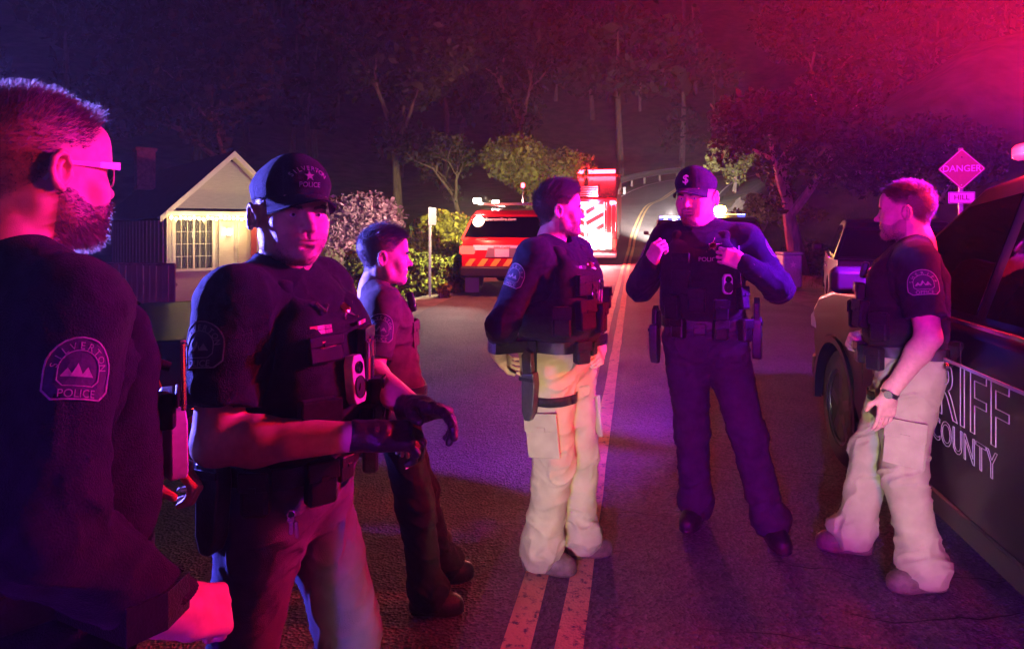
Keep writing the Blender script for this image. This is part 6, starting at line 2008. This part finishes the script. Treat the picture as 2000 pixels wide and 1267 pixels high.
# --- officer 3: young man in a brown shirt, profile right, behind officer 2
X3, Y3 = -.53, 2.7
rz3 = az_rz(X3, Y3, 84)
P3 = make_person("young dark-haired man in brown shirt, profile behind the gloved officer", X3, Y3, rz3, 1.535,
    dict(ankR=(.12, .2, .09), kneeR=(.11, .15, .5), ankL=(-.12, .32, .09), kneeL=(-.1, .2, .5), pelvis=(0, .06, .95), hipR=(.09, .06, .93), hipL=(-.09, .06, .93)),
    dict(skin=(.52, .32, .24), hair=(.012, .01, .01), style='fade', yaw=0, pitch=1, hs=1.12, nhair=8000, scalp=.8, seed=12, neck=1.0),
    dict(shirt=M_TAN, trousers=M_BLACK, sleeve='short', bulk=1.0, boot=M_RUBBER, seed=12), h_head=.003)
I = P3; cz = I['J']['chest'][2]
shoulder_patch(I, 1, ("SILVERTON", "POLICE"), .11)
M = on_body(I, 'stree', 10, cz+.1); radio_mic(M @ Matrix.Rotation(R(-30), 4, 'Z'), I['shirt'])
M = on_body(I, 'stree', 24, cz-.0); pouch(I, M @ Matrix.Translation((0, -.02, 0)), .1, .1, .004, M_TAN, I['shirt'], "chest_pocket")
M = on_body(I, 'stree', -24, cz-.0); pouch(I, M @ Matrix.Translation((0, -.02, 0)), .1, .1, .004, M_TAN, I['shirt'], "chest_pocket")
for k in range(5):
    M = on_body(I, 'stree', 0, cz+.1-.06*k); mb = MB(); mb.lathe([(.005, 0), (.005, .002), (.003, .003)], 10, M); mb.build("shirt_button", M_CHROME, I['shirt'], smooth=True)

# --- officer 4: khaki trousers, looking up the road
X4, Y4 = .215, 3.07
rz4 = az_rz(X4, Y4, 122)
P4 = make_person("deputy in khaki trousers with swept hair, looking towards the fire engine", X4, Y4, rz4, 1.745,
    dict(elR=(.315, -.1, 1.15), wrR=(.2, -.2, .985), elL=(-.27, -.03, 1.15), wrL=(-.17, .13, 1.0), kneeR=(.12, .05, .5), ankR=(.13, -.02, .09), kneeL=(-.08, .06, .5), ankL=(-.09, .06, .09), head=(-.0, .0, 1.672),
         footR=-25, footL=50,
         handR=dict(d=(-.8, -.05, -.5), n=(0, 1, .2), curl=(30, 40, 25)), handL=dict(d=(.85, .4, -.3), n=(-.2, -.9, -.1), curl=(40, 45, 30))),
    dict(skin=(.52, .32, .24), hair=(.035, .02, .012), style='swept', beard='full', blen=.004, nbeard=2500, stubble=.35, yaw=42, pitch=-2, hs=1.02, nhair=9000, seed=21, mouth=.3, neck=1.05),
    dict(shirt=M_NAVY, trousers=M_KHAKI, vest=M_BLACK, sleeve='long', bulk=1.08, baggy=1.12, fold=.013, boot=M_TANBOOT, seed=31), h_head=.003)
I = P4; v = I['vest']; cz = I['J']['chest'][2]
shoulder_patch(I, 1, ("SHERIFF", "OFFICE"), .11)
shoulder_patch(I, -1, ("SHERIFF", "OFFICE"), .11)
M = on_body(I, 'vtree', 22, cz+.075); mb = MB(); mb.box((0, 0, .003), (.07, .017, .004), M); mb.build("name_tape", M_PATCHB, v); lettering("name_lettering", "LT.", .014, M_WHITE, v, M @ Matrix.Translation((0, 0, .0055)), .0005)
M = on_body(I, 'vtree', -20, cz+.08, flat=False); badge_star(I, M, .036, v)
M = on_body(I, 'vtree', -20, cz-.0); mb = MB(); mb.box((0, 0, .003), (.085, .02, .004), M); mb.build("name_tape", M_PATCHB, v); lettering("tape_lettering", "SHERIFF", .017, M_WHITE, v, M @ Matrix.Translation((0, 0, .0055)), .0005)
for az, zz, w, hh, d in ((26, .0, .08, .09, .03), (6, -.04, .05, .1, .035), (-34, -.07, .06, .1, .04), (26, -.13, .09, .13, .045), (-8, -.15, .07, .13, .04), (55, -.15, .08, .13, .05)):
    pouch(I, on_body(I, 'vtree', az, cz+zz), w, hh, d)
M = on_body(I, 'vtree', -10, cz-.05); pens(M @ Matrix.Translation((0, 0, .02)), v, (-.012, .004, .02), (M_CHROME, M_PLASTIC, M_CHROME), .1)
M = on_body(I, 'vtree', 10, cz-.04); mb = MB(); mb.tube([(math.cos(2*math.pi*k/14)*.02, math.sin(2*math.pi*k/14)*.028, .04) for k in range(15)], .0025, 6, M, cap=False); mb.build("handcuff", M_CHROME, v, smooth=True)
for az, w, hh, d in ((27, .07, .1, .05), (-9, .06, .06, .02), (-120, .07, .12, .04)):
    pouch(I, belt_frame(I, az) @ Matrix.Translation((0, -.02, 0)), w, hh, d, M_NYLON, I['belt'])
holster(I, belt_frame(I, 90, .02), I['belt'], .15, M_HOLST)
# leg strap round the right thigh
hp_, kn = Vector(I['J']['hipR']), Vector(I['J']['kneeR'])
def strap(I, k, t, m, w=.02):
    hp_, kn = Vector(I['J']['hip'+k]), Vector(I['J']['knee'+k]); c = hp_.lerp(kn, t); pts = []
    for i in range(25):
        a = 2*math.pi*i/24; d = Vector((math.sin(a), math.cos(a), .0))
        h_ = I['ttree'].ray_cast(c+d*.3, -d)
        pts.append((h_[0] if h_[0] is not None and (h_[0]-c).length < .16 else c+d*.1)+d*.003)
    mb = MB(); V = []; F = []
    for p_ in pts: V += [p_+Vector((0, 0, -w)), p_+Vector((0, 0, w))]
    for i in range(24): F.append((2*i, 2*i+2, 2*i+3, 2*i+1))
    mb.add(V, F); o = mb.build("thigh_strap", m, I['trousers'], smooth=True, fix=False); o.modifiers.new("thickness", 'SOLIDIFY').thickness = .004
strap(I, 'R', .28, M_NYLON)

def cargo_pocket(I, k, az):
    hp_, kn = Vector(I['J']['hip'+k]), Vector(I['J']['knee'+k]); c = hp_.lerp(kn, .62)
    d = Vector((math.sin(R(az)), math.cos(R(az)), 0))
    h_ = I['ttree'].ray_cast(c+d*.35, -d)
    if h_[0] is None: return
    M = frame_at(h_[0]-d*.006, d, kn-hp_) @ Matrix.Rotation(math.pi, 4, 'Z')
    pouch(I, M, .15, .19, .016, M_KHAKI, I['trousers'], "cargo_pocket")
cargo_pocket(P4, 'R', 80); cargo_pocket(P4, 'L', -80)
# --- officer 5: hands on his vest straps, cap with emblem
X5, Y5 = .99, 3.42
rz5 = az_rz(X5, Y5, 187)
P5 = make_person("deputy in ball cap with letter emblem, both hands raised to his vest", X5, Y5, rz5, 1.825,
    dict(elR=(.33, -.02, 1.2), wrR=(.235, .19, 1.345), elL=(-.345, .0, 1.225), wrL=(-.2, .2, 1.355), head=(.04, .012, 1.672), neck=(.03, -.02, 1.5), chest=(.01, 0, 1.33),
         kneeR=(.06, .02, .5), ankR=(.045, -.03, .09), kneeL=(-.21, .04, .5), ankL=(-.315, .03, .09), footR=12, footL=25,
         handR=dict(d=(-.4, .25, .85), n=(-.55, -.75, .1), curl=(55, 70, 40), thumb=30), handL=dict(d=(.8, .15, .3), n=(.1, -.9, -.2), curl=(48, 62, 40), thumb=30)),
    dict(skin=(.55, .34, .27), hair=(.07, .04, .03), style='short', beard='goatee', bcol=(.12, .06, .04), blen=.005, nbeard=1500, stubble=.35, yaw=-17, pitch=4, fat=1.07, hs=1.08, neck=1.15, seed=33, nhair=3000,
         cap=dict(mat=M_NAVY, label="dark ball cap with white letter emblem", emblem="$", tilt=2)),
    dict(shirt=M_NAVY, trousers=M_DENIM, vest=M_BLACK, sleeve='long', bulk=1.12, belly=1.12, baggy=1.05, seed=41), h_head=.003)
I = P5; v = I['vest']; cz = I['J']['chest'][2]
M = on_body(I, 'vtree', -25, cz+.1, flat=False); badge_star(I, M, .042, v)
M = on_body(I, 'vtree', -16, cz+.035); lettering("vest_lettering", "POLICE", .03, M_PATCH, v, M @ Matrix.Translation((0, 0, .003)), .001)
M = on_body(I, 'vtree', 24, cz+.04); pouch(I, M, .09, .05, .02)
M = on_body(I, 'vtree', -36, cz-.08); body_camera(I, M @ Matrix.Translation((0, 0, .004)), v, .045, .095, .026); 
M = on_body(I, 'vtree', -52, cz-.1); mb = MB(); mb.tube([(0, -.02, .02), (0, .2, .03)], .003, 6, M); mb.build("radio_antenna", M_CHROME, v, smooth=True); pouch(I, M @ Matrix.Translation((0, -.05, 0)), .055, .11, .04)
for az, zz, w, hh, d in ((20, -.08, .09, .12, .035), (0, -.16, .08, .12, .035), (30, -.2, .08, .12, .04), (-28, -.2, .07, .1, .04)):
    pouch(I, on_body(I, 'vtree', az, cz+zz), w, hh, d)
for az, w, hh, d in ((27, .07, .1, .045), (0, .06, .055, .015), (-27, .07, .1, .045), (-54, .06, .11, .05)):
    pouch(I, belt_frame(I, az) @ Matrix.Translation((0, -.02, 0)), w, hh, d, M_LEATHER, I['belt'])
holster(I, belt_frame(I, 99, .03), I['belt'], .09, M_HOLST); holster(I, belt_frame(I, -90, .02), I['belt'], .02, M_HOLST)
wl = Vector(I['J']['wrL']); dl = (Vector(I['J']['wrL'])-Vector(I['J']['elL'])).normalized()
mb = MB(); Mw = frame_at(wl-dl*.0, dl); mb.lathe([(.034, -.011), (.037, -.008), (.037, .008), (.034, .011)], 20, Mw); o = mb.build("wristwatch", M_CHROME, I['p'], smooth=True)
for k in (0, 1, 2):
    w_ = Vector(I['J']['elL']).lerp(wl, .72); Mw = frame_at(w_+Vector((-.03, .03, -.025+.02*k)), (-.5, .8, 0)); mb = MB(); mb.lathe([(.006, 0), (.006, .004), (.004, .005)], 10, Mw); mb.build("cuff_button", M_CHROME, I['shirt'], smooth=True)
hd = I['MH']
coil(hd @ Vector((-.088, -.012, -.02)), Vector(I['J']['neck'])+Vector((-.085, -.02, .03)), .005, 11, .0016, I['p'], M_GREYPL, .0)
shoulder_patch(I, -1, ("SHERIFF", "OFFICE"), .11); shoulder_patch(I, 1, ("SHERIFF", "OFFICE"), .11)

# --- officer 6: khaki trousers, facing left beside the car
X6, Y6 = 1.76, 2.95
rz6 = az_rz(X6, Y6, 267)
P6 = make_person("short-sleeved deputy in khaki trousers standing beside the lettered sheriff car", X6, Y6, rz6, 1.735,
    dict(elL=(-.285, -.055, 1.14), wrL=(-.285, .09, .885), elR=(.27, -.02, 1.15), wrR=(.16, .2, 1.05), kneeR=(.1, .15, .5), ankR=(.11, .23, .09), kneeL=(-.1, .03, .5), ankL=(-.12, -.06, .09),
         footL=25, footR=-5, handL=dict(d=(.05, .12, -1), n=(.85, .5, 0), curl=(10, 16, 10), thumb=8, spread=2), handR=dict(d=(-.8, .5, 0), n=(0, -.9, -.3), curl=(40, 50, 30))),
    dict(skin=(.5, .3, .23), hair=(.045, .025, .018), style='short', beard='full', blen=.004, nbeard=2500, stubble=.4, yaw=-11, pitch=0, hs=1.07, nhair=7000, seed=44, mouth=.5, lift=.008, neck=1.1),
    dict(shirt=M_NAVY, trousers=M_KHAKI, vest=M_BLACK, sleeve='short', bulk=1.1, belly=1.05, baggy=1.12, fold=.015, boot=M_TANBOOT, seed=52), h_head=.003)
I = P6; v = I['vest']; cz = I['J']['chest'][2]
shoulder_patch(I, -1, ("SHERIFF", "OFFICE"), .11)
M = on_body(I, 'vtree', -22, cz+.07, flat=False); badge_star(I, M, .036, v)
M = on_body(I, 'vtree', 10, cz+.06); radio_mic(M, v)
for az, zz, w, hh, d in ((-14, -.04, .07, .1, .04), (-36, -.12, .07, .12, .045), (8, -.14, .08, .12, .05), (-60, -.16, .07, .12, .045)):
    pouch(I, on_body(I, 'vtree', az, cz+zz), w, hh, d)
for az, w, hh, d in ((-18, .06, .09, .045), (-54, .07, .1, .045), (9, .06, .055, .015), (-155, .13, .17, .09), (153, .09, .1, .05)):
    pouch(I, belt_frame(I, az) @ Matrix.Translation((0, -.03, 0)), w, hh, d, M_NYLON, I['belt'])
wl = Vector(I['J']['wrL']); dl = (wl-Vector(I['J']['elL'])).normalized()
mb = MB(); Mw = frame_at(wl-dl*.008, dl); mb.lathe([(.033, -.01), (.036, -.008), (.036, .008), (.033, .01)], 20, Mw); wt = mb.build("wristwatch", M_PLASTIC, I['p'], smooth=True)
mb = MB(); mb.lathe([(.017, 0), (.018, .004), (.016, .008), (.013, .008)], 20, frame_at(wl-dl*.008+Vector((-.034, .006, 0)), (-1, .2, 0))); mb.build("watch_face", M_CHROME, wt, smooth=True)
strap(I, 'R', .3, M_NYLON)

cargo_pocket(P6, 'L', -85); cargo_pocket(P6, 'R', 80)
# ------------------------------------------------------------------ haze added so the beacons' glow stands in for lens glare
hz_m = bpy.data.materials.new("glare_haze"); hz_m.use_nodes = True
nt = hz_m.node_tree
nt.nodes.remove(nt.nodes["Principled BSDF"])
vol = nt.nodes.new("ShaderNodeVolumePrincipled")
vol.inputs["Density"].default_value = .0012
vol.inputs["Color"].default_value = (.9, .88, .92, 1)
vol.inputs["Anisotropy"].default_value = .2
nt.links.new(vol.outputs[0], nt.nodes["Material Output"].inputs["Volume"])
mb = MB(); mb.box((0, 180, 44), (700, 500, 94)); hz_o = mb.build("haze", hz_m); tag(hz_o, kind='stuff')
